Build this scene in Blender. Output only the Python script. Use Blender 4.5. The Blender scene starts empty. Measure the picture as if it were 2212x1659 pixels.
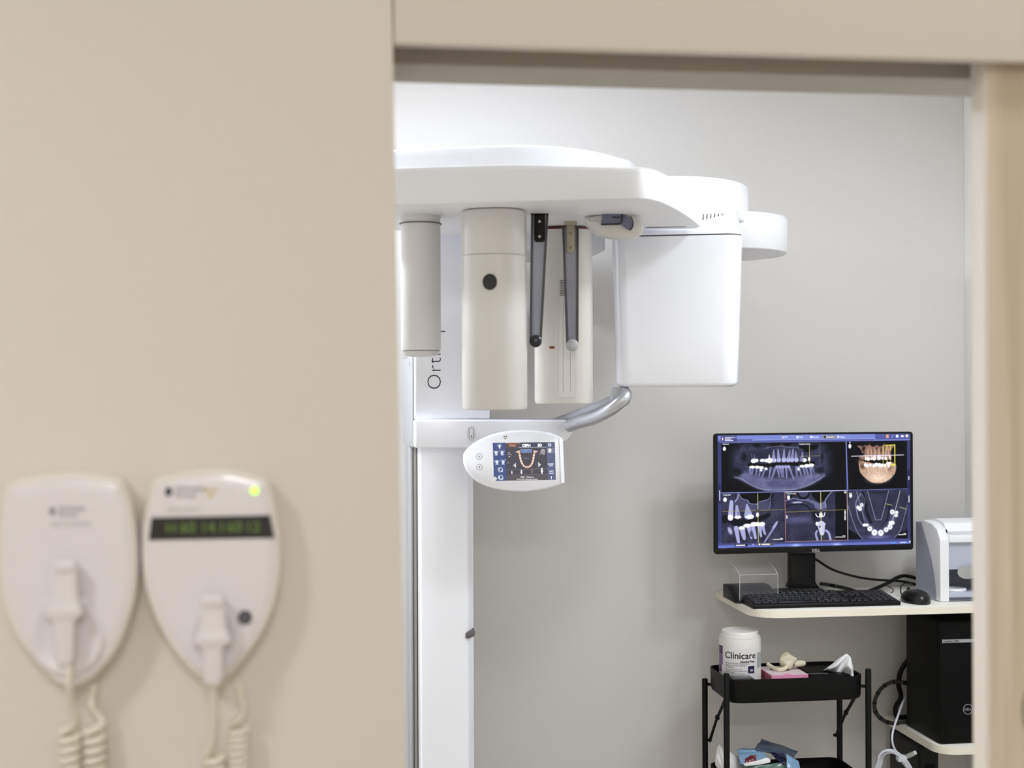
import bpy, bmesh, math, random
import numpy as np
from mathutils import Vector, Matrix
random.seed(4)
rng = np.random.default_rng(7)
C = bpy.context.scene.collection
V = Vector
# ------------------------------------------------------------------ camera geometry
W, H, FOC = 2212, 1659, 3000.0
CX, CY = W / 2, H / 2
TH, ROLL = math.radians(7.7), 0.004
EYE = V((0, 0, 1.6))
FWD = V((math.sin(TH), math.cos(TH), 0))
RT = V((math.cos(TH), -math.sin(TH), 0))
UP = V((0, 0, 1))
RC = (RT * math.cos(ROLL) - UP * math.sin(ROLL)).normalized()
UC = (UP * math.cos(ROLL) + RT * math.sin(ROLL)).normalized()
def ray(px, py): return FWD + RC * ((px - CX) / FOC) - UC * ((py - CY) / FOC)
def P(px, py, t): return EYE + ray(px, py) * t
def on_y(px, py, Y):
    r = ray(px, py); return EYE + r * (Y / r.y)
def on_z(px, py, Z):
    r = ray(px, py); return EYE + r * ((Z - EYE.z) / r.z)
def on_plane(px, py, o, n):
    r = ray(px, py); return EYE + r * ((o - EYE).dot(n) / r.dot(n))
def zy(py, px, Y): return on_y(px, py, Y).z
def xy(px, Y, py=829): return on_y(px, py, Y).x

# ------------------------------------------------------------------ materials
def lin(c):
    c = c / 255.0
    return c / 12.92 if c <= 0.04045 else ((c + 0.055) / 1.055) ** 2.4
def rgb(c): return (lin(c[0]), lin(c[1]), lin(c[2]), 1)
def mat(name, col, rough=0.5, metal=0.0, vary=0.03, scale=40, bump=0.0, coat=0.0, emit=0.0, spec=0.5, trans=0.0, stretch=None):
    m = bpy.data.materials.new(name); m.use_nodes = True
    nt = m.node_tree; b = nt.nodes['Principled BSDF']
    b.inputs['Roughness'].default_value = rough
    b.inputs['Metallic'].default_value = metal
    b.inputs['Coat Weight'].default_value = coat
    b.inputs['Coat Roughness'].default_value = 0.08
    b.inputs['Specular IOR Level'].default_value = spec
    c = rgb(col)
    tc = nt.nodes.new('ShaderNodeTexCoord'); mp = nt.nodes.new('ShaderNodeMapping')
    if stretch: mp.inputs['Scale'].default_value = stretch
    nz = nt.nodes.new('ShaderNodeTexNoise'); nz.inputs['Scale'].default_value = scale; nz.inputs['Detail'].default_value = 5
    nt.links.new(tc.outputs['Object'], mp.inputs[0]); nt.links.new(mp.outputs[0], nz.inputs['Vector'])
    mx = nt.nodes.new('ShaderNodeMix'); mx.data_type = 'RGBA'
    mx.inputs[6].default_value = tuple(x * (1 - vary) for x in c[:3]) + (1,)
    mx.inputs[7].default_value = tuple(min(1, x * (1 + vary)) for x in c[:3]) + (1,)
    nt.links.new(nz.outputs[0], mx.inputs[0]); nt.links.new(mx.outputs[2], b.inputs['Base Color'])
    if bump:
        bp = nt.nodes.new('ShaderNodeBump'); bp.inputs['Strength'].default_value = bump; bp.inputs['Distance'].default_value = 0.002
        nt.links.new(nz.outputs[0], bp.inputs['Height']); nt.links.new(bp.outputs[0], b.inputs['Normal'])
    if emit:
        b.inputs['Emission Color'].default_value = c; b.inputs['Emission Strength'].default_value = emit
    if trans:
        tr = nt.nodes.new('ShaderNodeBsdfTransparent'); ms = nt.nodes.new('ShaderNodeMixShader')
        tr.inputs[0].default_value = (1, 1, 1, 1)
        ms.inputs[0].default_value = trans
        nt.links.new(b.outputs[0], ms.inputs[1]); nt.links.new(tr.outputs[0], ms.inputs[2])
        nt.links.new(ms.outputs[0], nt.nodes['Material Output'].inputs[0])
    return m
def screen_mat(name, strength=1.0):
    m = bpy.data.materials.new(name); m.use_nodes = True
    nt = m.node_tree; b = nt.nodes['Principled BSDF']
    b.inputs['Base Color'].default_value = (0.004, 0.004, 0.005, 1); b.inputs['Roughness'].default_value = 0.4; b.inputs['Specular IOR Level'].default_value = 0.12
    a = nt.nodes.new('ShaderNodeAttribute'); a.attribute_name = 'Col'
    nt.links.new(a.outputs['Color'], b.inputs['Emission Color']); b.inputs['Emission Strength'].default_value = strength
    return m
def wood_mat(name, c1, c2):
    m = bpy.data.materials.new(name); m.use_nodes = True
    nt = m.node_tree; b = nt.nodes['Principled BSDF']; b.inputs['Roughness'].default_value = 0.55
    tc = nt.nodes.new('ShaderNodeTexCoord'); mp = nt.nodes.new('ShaderNodeMapping'); mp.inputs['Scale'].default_value = (22, 22, 0.9)
    nz = nt.nodes.new('ShaderNodeTexNoise'); nz.inputs['Scale'].default_value = 1.3; nz.inputs['Detail'].default_value = 6; nz.inputs['Distortion'].default_value = 0.6
    cr = nt.nodes.new('ShaderNodeValToRGB'); e = cr.color_ramp.elements
    e[0].position = 0.35; e[0].color = rgb(c1); e[1].position = 0.65; e[1].color = rgb(c2)
    nt.links.new(tc.outputs['Object'], mp.inputs[0]); nt.links.new(mp.outputs[0], nz.inputs['Vector'])
    nt.links.new(nz.outputs[0], cr.inputs[0]); nt.links.new(cr.outputs[0], b.inputs['Base Color'])
    return m
M = {}
M['wall_warm'] = mat('beige_wall_paint', (219, 213, 203), 0.75, vary=0.02, scale=180, bump=0.05)
M['wall_room'] = mat('grey_wall_paint', (211, 208, 206), 0.7, vary=0.02, scale=160, bump=0.08)
M['ceiling'] = mat('ceiling_paint', (236, 235, 232), 0.8)
M['floor'] = mat('vinyl_floor', (184, 178, 170), 0.45, vary=0.08, scale=12)
M['soffit'] = mat('shade_darkened_header', (176, 171, 161), 0.7, vary=0.02, scale=120)  # beige header dimmed towards grey; the soffit's shade sits in this colour
M['pelmet'] = mat('beige_laminate', (218, 211, 200), 0.6, vary=0.02, scale=60)
M['wood'] = wood_mat('pale_wood_veneer', (200, 186, 163), (222, 211, 191))
M['wood_edge'] = mat('pale_edge_band', (222, 215, 204), 0.55, vary=0.02)
M['white'] = mat('white_gloss_shell', (240, 242, 250), 0.22, coat=0.5, vary=0.008)
M['white_soft'] = mat('white_satin_shell', (228, 228, 232), 0.38, vary=0.008)
M['cyl'] = mat('shaded_satin_column', (206, 203, 199), 0.3, coat=0.25, vary=0.008)  # white parts toned down; shadow under the overhead arm partly put into the colour
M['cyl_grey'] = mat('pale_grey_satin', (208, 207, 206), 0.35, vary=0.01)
M['rail'] = mat('grey_rail', (112, 107, 101), 0.4, metal=0.2)
M['rail_dark'] = mat('dark_rail_groove', (86, 82, 78), 0.5)
M['seam'] = mat('dark_seam', (96, 88, 90), 0.6)
M['dot'] = mat('matte_black_lens', (30, 29, 30), 0.45)
M['black'] = mat('black_plastic', (9, 9, 10), 0.42, spec=0.25, vary=0.1)
M['black_gloss'] = mat('black_gloss_plastic', (8, 8, 9), 0.3)
M['black_mat'] = mat('black_powder_coat', (6, 6, 6), 0.5, spec=0.2, vary=0.1, scale=300, bump=0.1)
M['tower'] = mat('black_textured_case', (5, 5, 5), 0.5, spec=0.15, vary=0.1, scale=400, bump=0.1)
M['key'] = mat('black_key_cap', (24, 25, 33), 0.4, spec=0.3)
M['key_mark'] = mat('key_legend', (150, 152, 165), 0.5)
M['smoke'] = mat('smoked_plastic', (104, 110, 142), 0.12, coat=0.6, trans=0.36)
M['smoke_edge'] = mat('smoked_plastic_edge', (30, 30, 40), 0.2)
M['tan'] = mat('beige_bracket', (170, 163, 146), 0.5)
M['grey_plastic'] = mat('grey_plastic', (165, 166, 170), 0.4)
M['metal'] = mat('brushed_steel', (196, 197, 202), 0.33, metal=0.72, vary=0.12, scale=90, stretch=(1, 1, 12))
M['screw'] = mat('zinc_screw', (190, 188, 180), 0.35, metal=0.8)
M['ink'] = mat('dark_ink', (52, 52, 62), 0.6)
M['ink_grey'] = mat('grey_ink', (146, 143, 144), 0.6)
M['ink_black'] = mat('black_ink', (22, 20, 24), 0.6)
M['red'] = mat('dark_red_window', (84, 22, 28), 0.3)
M['amber'] = mat('amber_window', (120, 66, 40), 0.3)
M['yellow'] = mat('yellow_symbol', (201, 176, 92), 0.6)
M['olive'] = mat('olive_symbol', (140, 126, 92), 0.6)
M['sticker'] = mat('silver_sticker', (196, 195, 192), 0.4)
M['unit'] = mat('white_wall_unit', (223, 219, 221), 0.3, coat=0.3, vary=0.006)
M['unit_shell'] = mat('ivory_wall_unit_shell', (228, 223, 217), 0.35, coat=0.2, vary=0.006)
M['cord'] = mat('ivory_cord', (228, 222, 207), 0.45)
M['panel_black'] = mat('display_window', (32, 30, 31), 0.3)
M['digit'] = mat('green_digit', (100, 128, 48), 0.5, emit=0.14)
M['led'] = mat('green_led', (196, 250, 92), 0.4, emit=1.0)
M['desk'] = mat('cream_laminate', (246, 243, 236), 0.45, vary=0.01)
M['desk_edge'] = mat('cream_edge_band', (243, 236, 222), 0.5, vary=0.02)
M['printer'] = mat('printer_white', (243, 243, 247), 0.35, vary=0.005)
M['printer_grey'] = mat('printer_grey_side', (168, 172, 190), 0.4, vary=0.02)
M['printer_mid'] = mat('printer_grey_panel', (186, 190, 206), 0.4, vary=0.01)
M['printer_dark'] = mat('printer_dark_window', (84, 86, 98), 0.25)
M['disc'] = mat('silver_disc', (196, 196, 198), 0.2, metal=0.6)
M['acrylic'] = mat('clear_acrylic', (205, 206, 214), 0.06, coat=0.3, trans=0.9)
M['acrylic_edge'] = mat('acrylic_edge', (214, 214, 218), 0.15)
M['tub'] = mat('white_hdpe', (226, 224, 221), 0.4)
M['label_white'] = mat('white_label', (224, 222, 224), 0.35)
M['purple'] = mat('purple_label', (78, 48, 92), 0.4, vary=0.15, scale=25)
M['lilac'] = mat('lilac_label', (122, 96, 134), 0.4, vary=0.05)
M['navy'] = mat('navy_label', (36, 34, 70), 0.4)
M['pale_print'] = mat('pale_grey_print', (168, 176, 176), 0.5, vary=0.1)
M['pink'] = mat('pink_card', (226, 142, 180), 0.5)
M['pink_dark'] = mat('rose_card', (160, 84, 108), 0.5, vary=0.08)
M['card_white'] = mat('printed_white_card', (222, 206, 212), 0.5, vary=0.1, scale=30)
M['latex'] = mat('latex_glove', (216, 209, 186), 0.5, vary=0.05)
M['tissue'] = mat('white_tissue', (240, 240, 242), 0.85, vary=0.01)
M['silver_print'] = mat('silver_print', (176, 174, 176), 0.4)
M['film'] = mat('blue_film', (136, 172, 206), 0.22, coat=0.4, vary=0.3, scale=28)
M['film_dark'] = mat('dark_blue_film', (82, 96, 120), 0.25, coat=0.4, vary=0.3, scale=25)
M['film_green'] = mat('green_blue_film', (92, 122, 112), 0.25, coat=0.4, vary=0.35, scale=40)
M['film_red'] = mat('maroon_film', (104, 46, 52), 0.25, coat=0.4, vary=0.15)
M['film_navy'] = mat('navy_film', (26, 28, 58), 0.25, coat=0.4)
M['paper'] = mat('white_paper', (232, 233, 236), 0.6)
M['white_cable'] = mat('white_cable', (206, 208, 216), 0.4)
M['clear_plug'] = mat('clear_plug', (176, 174, 166), 0.2, trans=0.35)
M['grey_braid'] = mat('grey_braid', (46, 46, 46), 0.6, vary=0.2)

# ------------------------------------------------------------------ mesh building
class MB:
    def __init__(s): s.v, s.f = [], []
    def add(s, vs, fs):
        b = len(s.v); s.v += [V(v) for v in vs]; s.f += [tuple(b + i for i in f) for f in fs]; return s
    def box(s, c, size, ax=None):
        x, y, z = ax or (V((1, 0, 0)), V((0, 1, 0)), V((0, 0, 1)))
        c = V(c); a, b, d = (k / 2 for k in size)
        vs = [c + x * (a * i) + y * (b * j) + z * (d * k) for k in (-1, 1) for j in (-1, 1) for i in (-1, 1)]
        return s.add(vs, [(0, 2, 3, 1), (4, 5, 7, 6), (0, 1, 5, 4), (2, 6, 7, 3), (0, 4, 6, 2), (1, 3, 7, 5)])
    def bb(s, x0, x1, y0, y1, z0, z1): return s.box(((x0 + x1) / 2, (y0 + y1) / 2, (z0 + z1) / 2), (abs(x1 - x0), abs(y1 - y0), abs(z1 - z0)))
    def prism(s, pts, off):
        pts = [V(p) for p in pts]; off = V(off); n = len(pts)
        fs = [tuple(range(n)), tuple(range(2 * n - 1, n - 1, -1))]
        fs += [(i, i + n, (i + 1) % n + n, (i + 1) % n) for i in range(n)]
        return s.add(pts + [p + off for p in pts], fs)
    def loft(s, rings, cap0=True, cap1=True):
        n = len(rings[0]); vs = [p for r in rings for p in r]; fs = []
        for k in range(len(rings) - 1):
            for i in range(n):
                j = (i + 1) % n; fs.append((k * n + i, k * n + j, (k + 1) * n + j, (k + 1) * n + i))
        if cap0: fs.append(tuple(range(n - 1, -1, -1)))
        if cap1: fs.append(tuple((len(rings) - 1) * n + i for i in range(n)))
        return s.add(vs, fs)
    def tube(s, path, r, n=12, flat=1.0):
        path = [V(p) for p in path]; m = len(path); rings = []
        rr = r if isinstance(r, (list, tuple)) else [r] * m
        nx = None
        for i in range(m):
            t = (path[min(i + 1, m - 1)] - path[max(i - 1, 0)]).normalized()
            if nx is None:
                a = V((0, 0, 1)) if abs(t.z) < 0.9 else V((1, 0, 0)); nx = (a - t * a.dot(t)).normalized()
            nx = (nx - t * nx.dot(t)).normalized(); ny = t.cross(nx)
            rings.append([path[i] + (nx * math.cos(2 * math.pi * k / n) + ny * (math.sin(2 * math.pi * k / n) * flat)) * rr[i] for k in range(n)])
        return s.loft(rings)
    def lathe(s, prof, c, n=40, ax=None, sq=2.0):
        x, y, z = ax or (V((1, 0, 0)), V((0, 1, 0)), V((0, 0, 1))); c = V(c); rings = []
        for r, h in prof:
            ring = []
            for k in range(n):
                a = 2 * math.pi * k / n; ca, sa = math.cos(a), math.sin(a)
                q = (abs(ca) ** sq + abs(sa) ** sq) ** (-1 / sq)
                ring.append(c + (x * ca + y * sa) * (r * q) + z * h)
            rings.append(ring)
        return s.loft(rings)
    def ell(s, c, r, ax=None, n=16, m=10):
        return s.lathe([(max(1e-5, math.sin(math.pi * i / m)) * 1.0, -math.cos(math.pi * i / m)) for i in range(m + 1)], (0, 0, 0), n)._last(c, r, ax, n * (m + 1))
    def _last(s, c, r, ax, k):
        x, y, z = ax or (V((1, 0, 0)), V((0, 1, 0)), V((0, 0, 1))); c = V(c)
        for i in range(len(s.v) - k, len(s.v)):
            p = s.v[i]; s.v[i] = c + x * (p.x * r[0]) + y * (p.y * r[1]) + z * (p.z * r[2])
        return s
    def grid(s, fn, nu, nv):
        vs = [fn(i / nu, j / nv) for j in range(nv + 1) for i in range(nu + 1)]
        return s.add(vs, [(j * (nu + 1) + i, j * (nu + 1) + i + 1, (j + 1) * (nu + 1) + i + 1, (j + 1) * (nu + 1) + i) for j in range(nv) for i in range(nu)])

def spl(pts, n=8, closed=False):
    pts = [V(p) if len(p) == 3 else V((p[0], p[1], 0)) for p in pts]; m = len(pts); out = []
    for i in range(m if closed else m - 1):
        g = (lambda k: pts[k % m]) if closed else (lambda k: pts[min(max(k, 0), m - 1)])
        a, b, c, d = g(i - 1), g(i), g(i + 1), g(i + 2)
        for k in range(n):
            t = k / n
            out.append(0.5 * (2 * b + (c - a) * t + (2 * a - 5 * b + 4 * c - d) * t * t + (3 * b - a - 3 * c + d) * t ** 3))
    if not closed: out.append(pts[-1])
    return out
def spx(pts, n=8, closed=False): return [(p.x, p.y) for p in spl([(a, b, 0) for a, b in pts], n, closed)]
def rrect(x0, x1, y0, y1, r, n=6):
    out = []
    for cx, cy, a0 in ((x1 - r, y1 - r, 0), (x0 + r, y1 - r, 90), (x0 + r, y0 + r, 180), (x1 - r, y0 + r, 270)):
        for k in range(n + 1):
            a = math.radians(a0 + 90 * k / n); out.append((cx + r * math.cos(a), cy + r * math.sin(a)))
    return out
def inset(pts, d, up=V((0, 0, 1))):
    n = len(pts); c = sum(pts, V((0, 0, 0))) / n; out = []
    area = sum(((pts[i] - c).cross(pts[(i + 1) % n] - c)).dot(up) for i in range(n))
    sg = 1 if area > 0 else -1
    for i in range(n):
        t = (pts[(i + 1) % n] - pts[i - 1])
        if t.length < 1e-9: out.append(pts[i].copy()); continue
        nn = up.cross(t.normalized()) * sg
        out.append(pts[i] + nn * d)
    return out
def setz(pts, z): return [V((p.x, p.y, z)) for p in pts]

ORIGIN = {}
def build(name, mb, m, parent=None, bevel=0.0, seg=2, smooth=35, label=None, ang=30, doubles=False):
    me = bpy.data.meshes.new(name)
    off = V((0, 0, 0)); q = parent
    if parent is not None: off = ORIGIN[parent.name]
    me.from_pydata([tuple(v - off) for v in mb.v], [], mb.f)
    bm = bmesh.new(); bm.from_mesh(me)
    if doubles: bmesh.ops.remove_doubles(bm, verts=bm.verts, dist=1e-6)
    bmesh.ops.recalc_face_normals(bm, faces=bm.faces)
    if bevel:
        es = [e for e in bm.edges if len(e.link_faces) == 2 and e.calc_face_angle(0) > math.radians(ang)]
        bmesh.ops.bevel(bm, geom=es, offset=bevel, segments=seg, profile=0.5, affect='EDGES', clamp_overlap=True)
    bm.to_mesh(me); bm.free()
    for p in me.polygons: p.use_smooth = True
    me.set_sharp_from_angle(angle=math.radians(smooth))
    me.materials.append(m)
    o = bpy.data.objects.new(name, me); C.objects.link(o)
    if parent is not None: o.parent = parent
    ORIGIN[o.name] = off
    if label: o['label'] = label
    return o
def thing(name, label, cat, loc, group=None):
    o = bpy.data.objects.new(name, None); C.objects.link(o); o.location = loc
    o.empty_display_size = 0.05
    ORIGIN[o.name] = V(loc); o['label'] = label; o['category'] = cat
    if group: o['group'] = group
    return o
def tag(o, label, cat, group=None):
    o['label'] = label; o['category'] = cat
    if group: o['group'] = group
    return o
def struct(name, mb, m, **k):
    o = build(name, mb, m, **k); o['kind'] = 'structure'; return o
def text(mb, body, size, o, x, y, align='LEFT', thin=0.0, ext=0.0002, warp=None, spacing=1.0):
    """adds text lettering to mb; o = baseline origin, x,y unit axes"""
    cu = bpy.data.curves.new('t', 'FONT'); cu.body = body; cu.size = size; cu.align_x = align; cu.offset = thin; cu.resolution_u = 3
    cu.extrude = ext; cu.space_character = spacing
    ob = bpy.data.objects.new('t', cu); C.objects.link(ob)
    dg = bpy.context.evaluated_depsgraph_get(); dg.update()
    me = ob.evaluated_get(dg).to_mesh()
    n = x.cross(y).normalized()
    f = warp or (lambda p: o + x * p.x + y * p.y + n * p.z)
    mb.add([f(v.co) for v in me.vertices], [tuple(p.vertices) for p in me.polygons])
    ob.evaluated_get(dg).to_mesh_clear()
    bpy.data.objects.remove(ob); bpy.data.curves.remove(cu)
    return mb
def copies(src, locs, parent):
    for l in locs:
        c = src.copy(); C.objects.link(c); c.parent = parent; c.location = l

# ------------------------------------------------------------------ raster canvas for the lit screens (content only)
class Canvas:
    def __init__(s, x0, y0, x1, y1, k):
        s.w, s.h = int(round((x1 - x0) * k)), int(round((y1 - y0) * k))
        s.X, s.Y = np.meshgrid(x0 + (np.arange(s.w) + 0.5) / k, y0 + (np.arange(s.h) + 0.5) / k)
        s.im = np.zeros((s.h, s.w, 3)); s.k = k
        s.msk = np.ones((s.h, s.w))
    def blend(s, a, col):
        a = np.clip(a, 0, 1) * s.msk; s.im += a[..., None] * (np.array(col, float) - s.im)
    def addc(s, a, col): s.im += (a * s.msk)[..., None] * np.array(col, float)
    def rect(s, x0, y0, x1, y1, col, a=1.0, soft=0.6):
        d = np.maximum(np.maximum(x0 - s.X, s.X - x1), np.maximum(y0 - s.Y, s.Y - y1)); s.blend(a * np.clip(0.5 - d / soft, 0, 1), col)
    def frame(s, x0, y0, x1, y1, w, col, a=1.0):
        for q in ((x0, y0, x1, y0), (x1, y0, x1, y1), (x1, y1, x0, y1), (x0, y1, x0, y0)): s.line(*q, w, col, a)
    def line(s, x0, y0, x1, y1, w, col, a=1.0, w2=None, soft=0.8):
        dx, dy = x1 - x0, y1 - y0; L = dx * dx + dy * dy + 1e-9
        t = np.clip(((s.X - x0) * dx + (s.Y - y0) * dy) / L, 0, 1)
        d = np.hypot(s.X - x0 - t * dx, s.Y - y0 - t * dy) - (w if w2 is None else w + (w2 - w) * t) / 2
        s.blend(a * np.clip(0.5 - d / soft, 0, 1), col)
    def path(s, pts, w, col, a=1.0, soft=0.8):
        A = np.zeros_like(s.X)
        for (x0, y0), (x1, y1) in zip(pts[:-1], pts[1:]):
            dx, dy = x1 - x0, y1 - y0; L = dx * dx + dy * dy + 1e-9
            t = np.clip(((s.X - x0) * dx + (s.Y - y0) * dy) / L, 0, 1)
            A = np.maximum(A, np.clip(0.5 - (np.hypot(s.X - x0 - t * dx, s.Y - y0 - t * dy) - w / 2) / soft, 0, 1))
        s.blend(a * A, col)
    def ell(s, cx, cy, rx, ry, col, a=1.0, soft=0.8, rot=0):
        c, q = math.cos(rot), math.sin(rot); u = (s.X - cx) * c + (s.Y - cy) * q; v = -(s.X - cx) * q + (s.Y - cy) * c
        d = (np.hypot(u / rx, v / ry) - 1) * min(rx, ry); s.blend(a * np.clip(0.5 - d / soft, 0, 1), col)
    def glow(s, cx, cy, rx, ry, col, a):
        s.addc(a * np.exp(-((s.X - cx) / rx) ** 2 - ((s.Y - cy) / ry) ** 2), col)
    def poly(s, pts, col, a=1.0, soft=1.0):
        ins = np.zeros(s.X.shape, bool); D = np.full(s.X.shape, 1e9); n = len(pts)
        for i in range(n):
            (x0, y0), (x1, y1) = pts[i], pts[(i + 1) % n]
            if y0 != y1: ins ^= ((y0 > s.Y) != (y1 > s.Y)) & (s.X < (x1 - x0) * (s.Y - y0) / (y1 - y0) + x0)
            dx, dy = x1 - x0, y1 - y0; L = dx * dx + dy * dy + 1e-9
            t = np.clip(((s.X - x0) * dx + (s.Y - y0) * dy) / L, 0, 1)
            D = np.minimum(D, np.hypot(s.X - x0 - t * dx, s.Y - y0 - t * dy))
        s.blend(a * np.clip(0.5 + np.where(ins, D, -D) / soft, 0, 1), col)
    def noise(s, amp, cell):
        g = rng.random((int(s.h / s.k / cell) + 3, int(s.w / s.k / cell) + 3))
        yy = (s.Y - s.Y.min()) / cell; xx = (s.X - s.X.min()) / cell
        iy, ix = yy.astype(int), xx.astype(int); fy, fx = yy - iy, xx - ix
        n = (g[iy, ix] * (1 - fy) * (1 - fx) + g[iy, ix + 1] * (1 - fy) * fx + g[iy + 1, ix] * fy * (1 - fx) + g[iy + 1, ix + 1] * fy * fx) - 0.5
        return n * amp
    def mask(s, x0, y0, x1, y1): s.msk = ((s.X > x0) & (s.X < x1) & (s.Y > y0) & (s.Y < y1)).astype(float)
    def unmask(s): s.msk = np.ones_like(s.X)
    def object(s, name, fn, parent, m):
        """fn(u,v) -> world point; grid with one vertex per sample"""
        w, h = s.w, s.h; a, b, c, d = fn(0, 0), fn(1, 0), fn(0, 1), fn(1, 1)
        U, Vv = np.meshgrid(np.arange(w) / (w - 1), np.arange(h) / (h - 1))
        A, B, Cc, D = (np.array(k - ORIGIN[parent.name]) for k in (a, b, c, d))
        U, Vv = U[..., None], Vv[..., None]
        co = (A * (1 - U) + B * U) * (1 - Vv) + (Cc * (1 - U) + D * U) * Vv
        idx = np.arange(w * h).reshape(h, w)
        q = np.stack([idx[:-1, :-1], idx[1:, :-1], idx[1:, 1:], idx[:-1, 1:]], -1).reshape(-1, 4)
        me = bpy.data.meshes.new(name); me.vertices.add(w * h); me.vertices.foreach_set('co', co.reshape(-1).astype(np.float32))
        me.loops.add(q.size); me.loops.foreach_set('vertex_index', q.reshape(-1).astype(np.int32))
        me.polygons.add(len(q)); me.polygons.foreach_set('loop_start', np.arange(0, q.size, 4, dtype=np.int32))
        me.update(calc_edges=True); me.validate()
        im = np.clip(1.12 * (np.clip(s.im, 0, 255) / 255.0) ** 1.16, 0, 1); ln = np.where(im <= 0.04045, im / 12.92, ((im + 0.055) / 1.055) ** 2.4)
        col = np.ones((h, w, 4), np.float32); col[..., :3] = ln
        at = me.color_attributes.new('Col', 'FLOAT_COLOR', 'POINT'); at.data.foreach_set('color', col.reshape(-1))
        me.materials.append(m)
        o = bpy.data.objects.new(name, me); C.objects.link(o); o.parent = parent
        return o

# ================================================================== SETTING
YF, YB = 1.60, 3.70            # corridor face of the front wall, back wall of the x-ray room
WT = 0.21                      # front wall thickness
ZC = 2.75
XR = xy(2083, YB, 600)         # right wall of the x-ray room
ZL = zy(92, 850, YF)           # underside of the opening
a0, a1 = on_y(849, 90, YF), on_y(875, 1659, YF)
def jamb(z): return a0.x + (a1.x - a0.x) * (z - a0.z) / (a1.z - a0.z)
mb = MB().prism([V((-2.6, YF, 0)), V((jamb(0), YF, 0)), V((jamb(ZC), YF, ZC)), V((-2.6, YF, ZC))], (0, WT, 0))
struct('wall_front', mb, M['wall_warm'], bevel=0.003)
struct('trim_1', MB().bb(jamb(ZL) + 0.001, 2.6, YF + 0.002, YF + 0.022, ZL, ZC), M['pelmet'], bevel=0.002)
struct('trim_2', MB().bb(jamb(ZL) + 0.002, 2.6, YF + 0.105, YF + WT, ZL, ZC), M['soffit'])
struct('wall_opening', MB().bb(1.5, 2.6, YF + 0.105, YF + WT, 0, ZL - 0.001), M['wall_warm'])
struct('wall_back', MB().bb(-1.5, XR + 0.1, YB, YB + 0.1, 0, ZC), M['wall_room'])
struct('wall_right', MB().bb(XR, XR + 0.1, YF + WT + 0.001, YB - 0.001, 0, ZC), M['ceiling'])  # paler than the other room walls: light falling here is put into the colour
struct('wall_left', MB().bb(-1.6, -1.5, YF + WT + 0.001, YB - 0.001, 0, ZC), M['wall_room'])
struct('wall_rear', MB().bb(-2.7, 2.7, -2.3, -2.2, 0, ZC), M['wall_warm'])
struct('wall_west', MB().bb(-2.7, -2.6, -2.2, YF + WT, 0, ZC), M['wall_warm'])
struct('wall_east', MB().bb(2.6, 2.7, -2.2, YF + WT, 0, ZC), M['wall_warm'])
struct('floor', MB().bb(-2.8, 2.8, -2.4, YB + 0.1, -0.1, -0.001), M['floor'])
struct('ceiling', MB().bb(-2.8, 2.8, -2.4, YF + WT, ZC + 0.001, ZC + 0.1), M['ceiling'])
ZR = 2.47
struct('ceiling_room', MB().bb(-1.5, XR, YF + WT + .001, YB - .001, ZR, ZR + 0.1), M['ceiling'])
# sliding door hung in the slot behind the pelmet
YD = YF + 0.034
XD = xy(2127, YD, 900)
door = struct('door_1', MB().bb(XD, XD + 0.9, YD, YD + 0.036, 0.012, ZL + 0.03), M['wood_edge'], bevel=0.002)
build('door_face', MB().bb(XD + 0.006, XD + 0.9, YD - 0.0012, YD - 0.0002, 0.012, ZL + 0.03), M['wood'], door, label='pale vertical wood grain face')
hx = on_y(2232, 1532, YD)
hp = MB().lathe([(0.0165, 0), (0.0165, 0.006), (0.013, 0.008), (0.011, 0.003), (0.001, 0.002)], hx + V((0, -0.0013, 0)), 32, (V((1, 0, 0)), V((0, 0, 1.9)), V((0, -1, 0))))
build('door_handle', hp, M['tan'], door, label='brown oval recessed pull')

# ================================================================== EXPOSURE UNITS ON THE CORRIDOR WALL
def smooth_closed(px, n=4): return spx(px, n, True)
def wall_unit(name, outl, label):
    """shallow egg-shaped shell on the wall; outline in photo pixels measured at its front rim"""
    yw, yr, yf = YF - 0.0015, YF - 0.040, YF - 0.048
    pts = smooth_closed(outl)
    rim = [on_y(a, b, yr) for a, b in pts]
    nrm = V((0, -1, 0))
    def ring(d, y): return [V((p.x, y, p.z)) for p in inset(rim, d, nrm)]
    cen = sum(rim, V((0, 0, 0))) / len(rim)
    t = thing(name, label, 'x-ray switch unit', V((sum(p.x for p in rim) / len(rim), yw, sum(p.z for p in rim) / len(rim))))
    build('shell', MB().loft([ring(0.004, yw), ring(0.0, YF - 0.012), ring(0.0, yr), ring(0.0022, yr - 0.004), ring(0.0045, yr - 0.0055), ring(0.006, yr - 0.005)]), M['unit_shell'], t, smooth=50)
    build('front_cover', MB().loft([ring(0.0062, yr - 0.001), ring(0.0064, yr - 0.0058)] + [[V((cen.x + (p.x - cen.x) * k, y_, cen.z + (p.z - cen.z) * k)) for p in ring(0.0064, yr)] for k, y_ in ((.95, yf + .0008), (.86, yf), (.5, yf - .0001), (.02, yf - .0001))]), M['unit'], t, smooth=50, label='smooth white front')
    return t, yf
OR = [(474,1012),(403,1019),(343,1032),(330,1041),(322,1063),(313,1108),(307,1159),(307,1219),(316,1278),(334,1332),(364,1389),(400,1436),(427,1460),(456,1471),(489,1463),(525,1427),(561,1377),(585,1329),(600,1278),(607,1219),(605,1159),(598,1108),(586,1055),(576,1035),(552,1026),(513,1016)]
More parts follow.
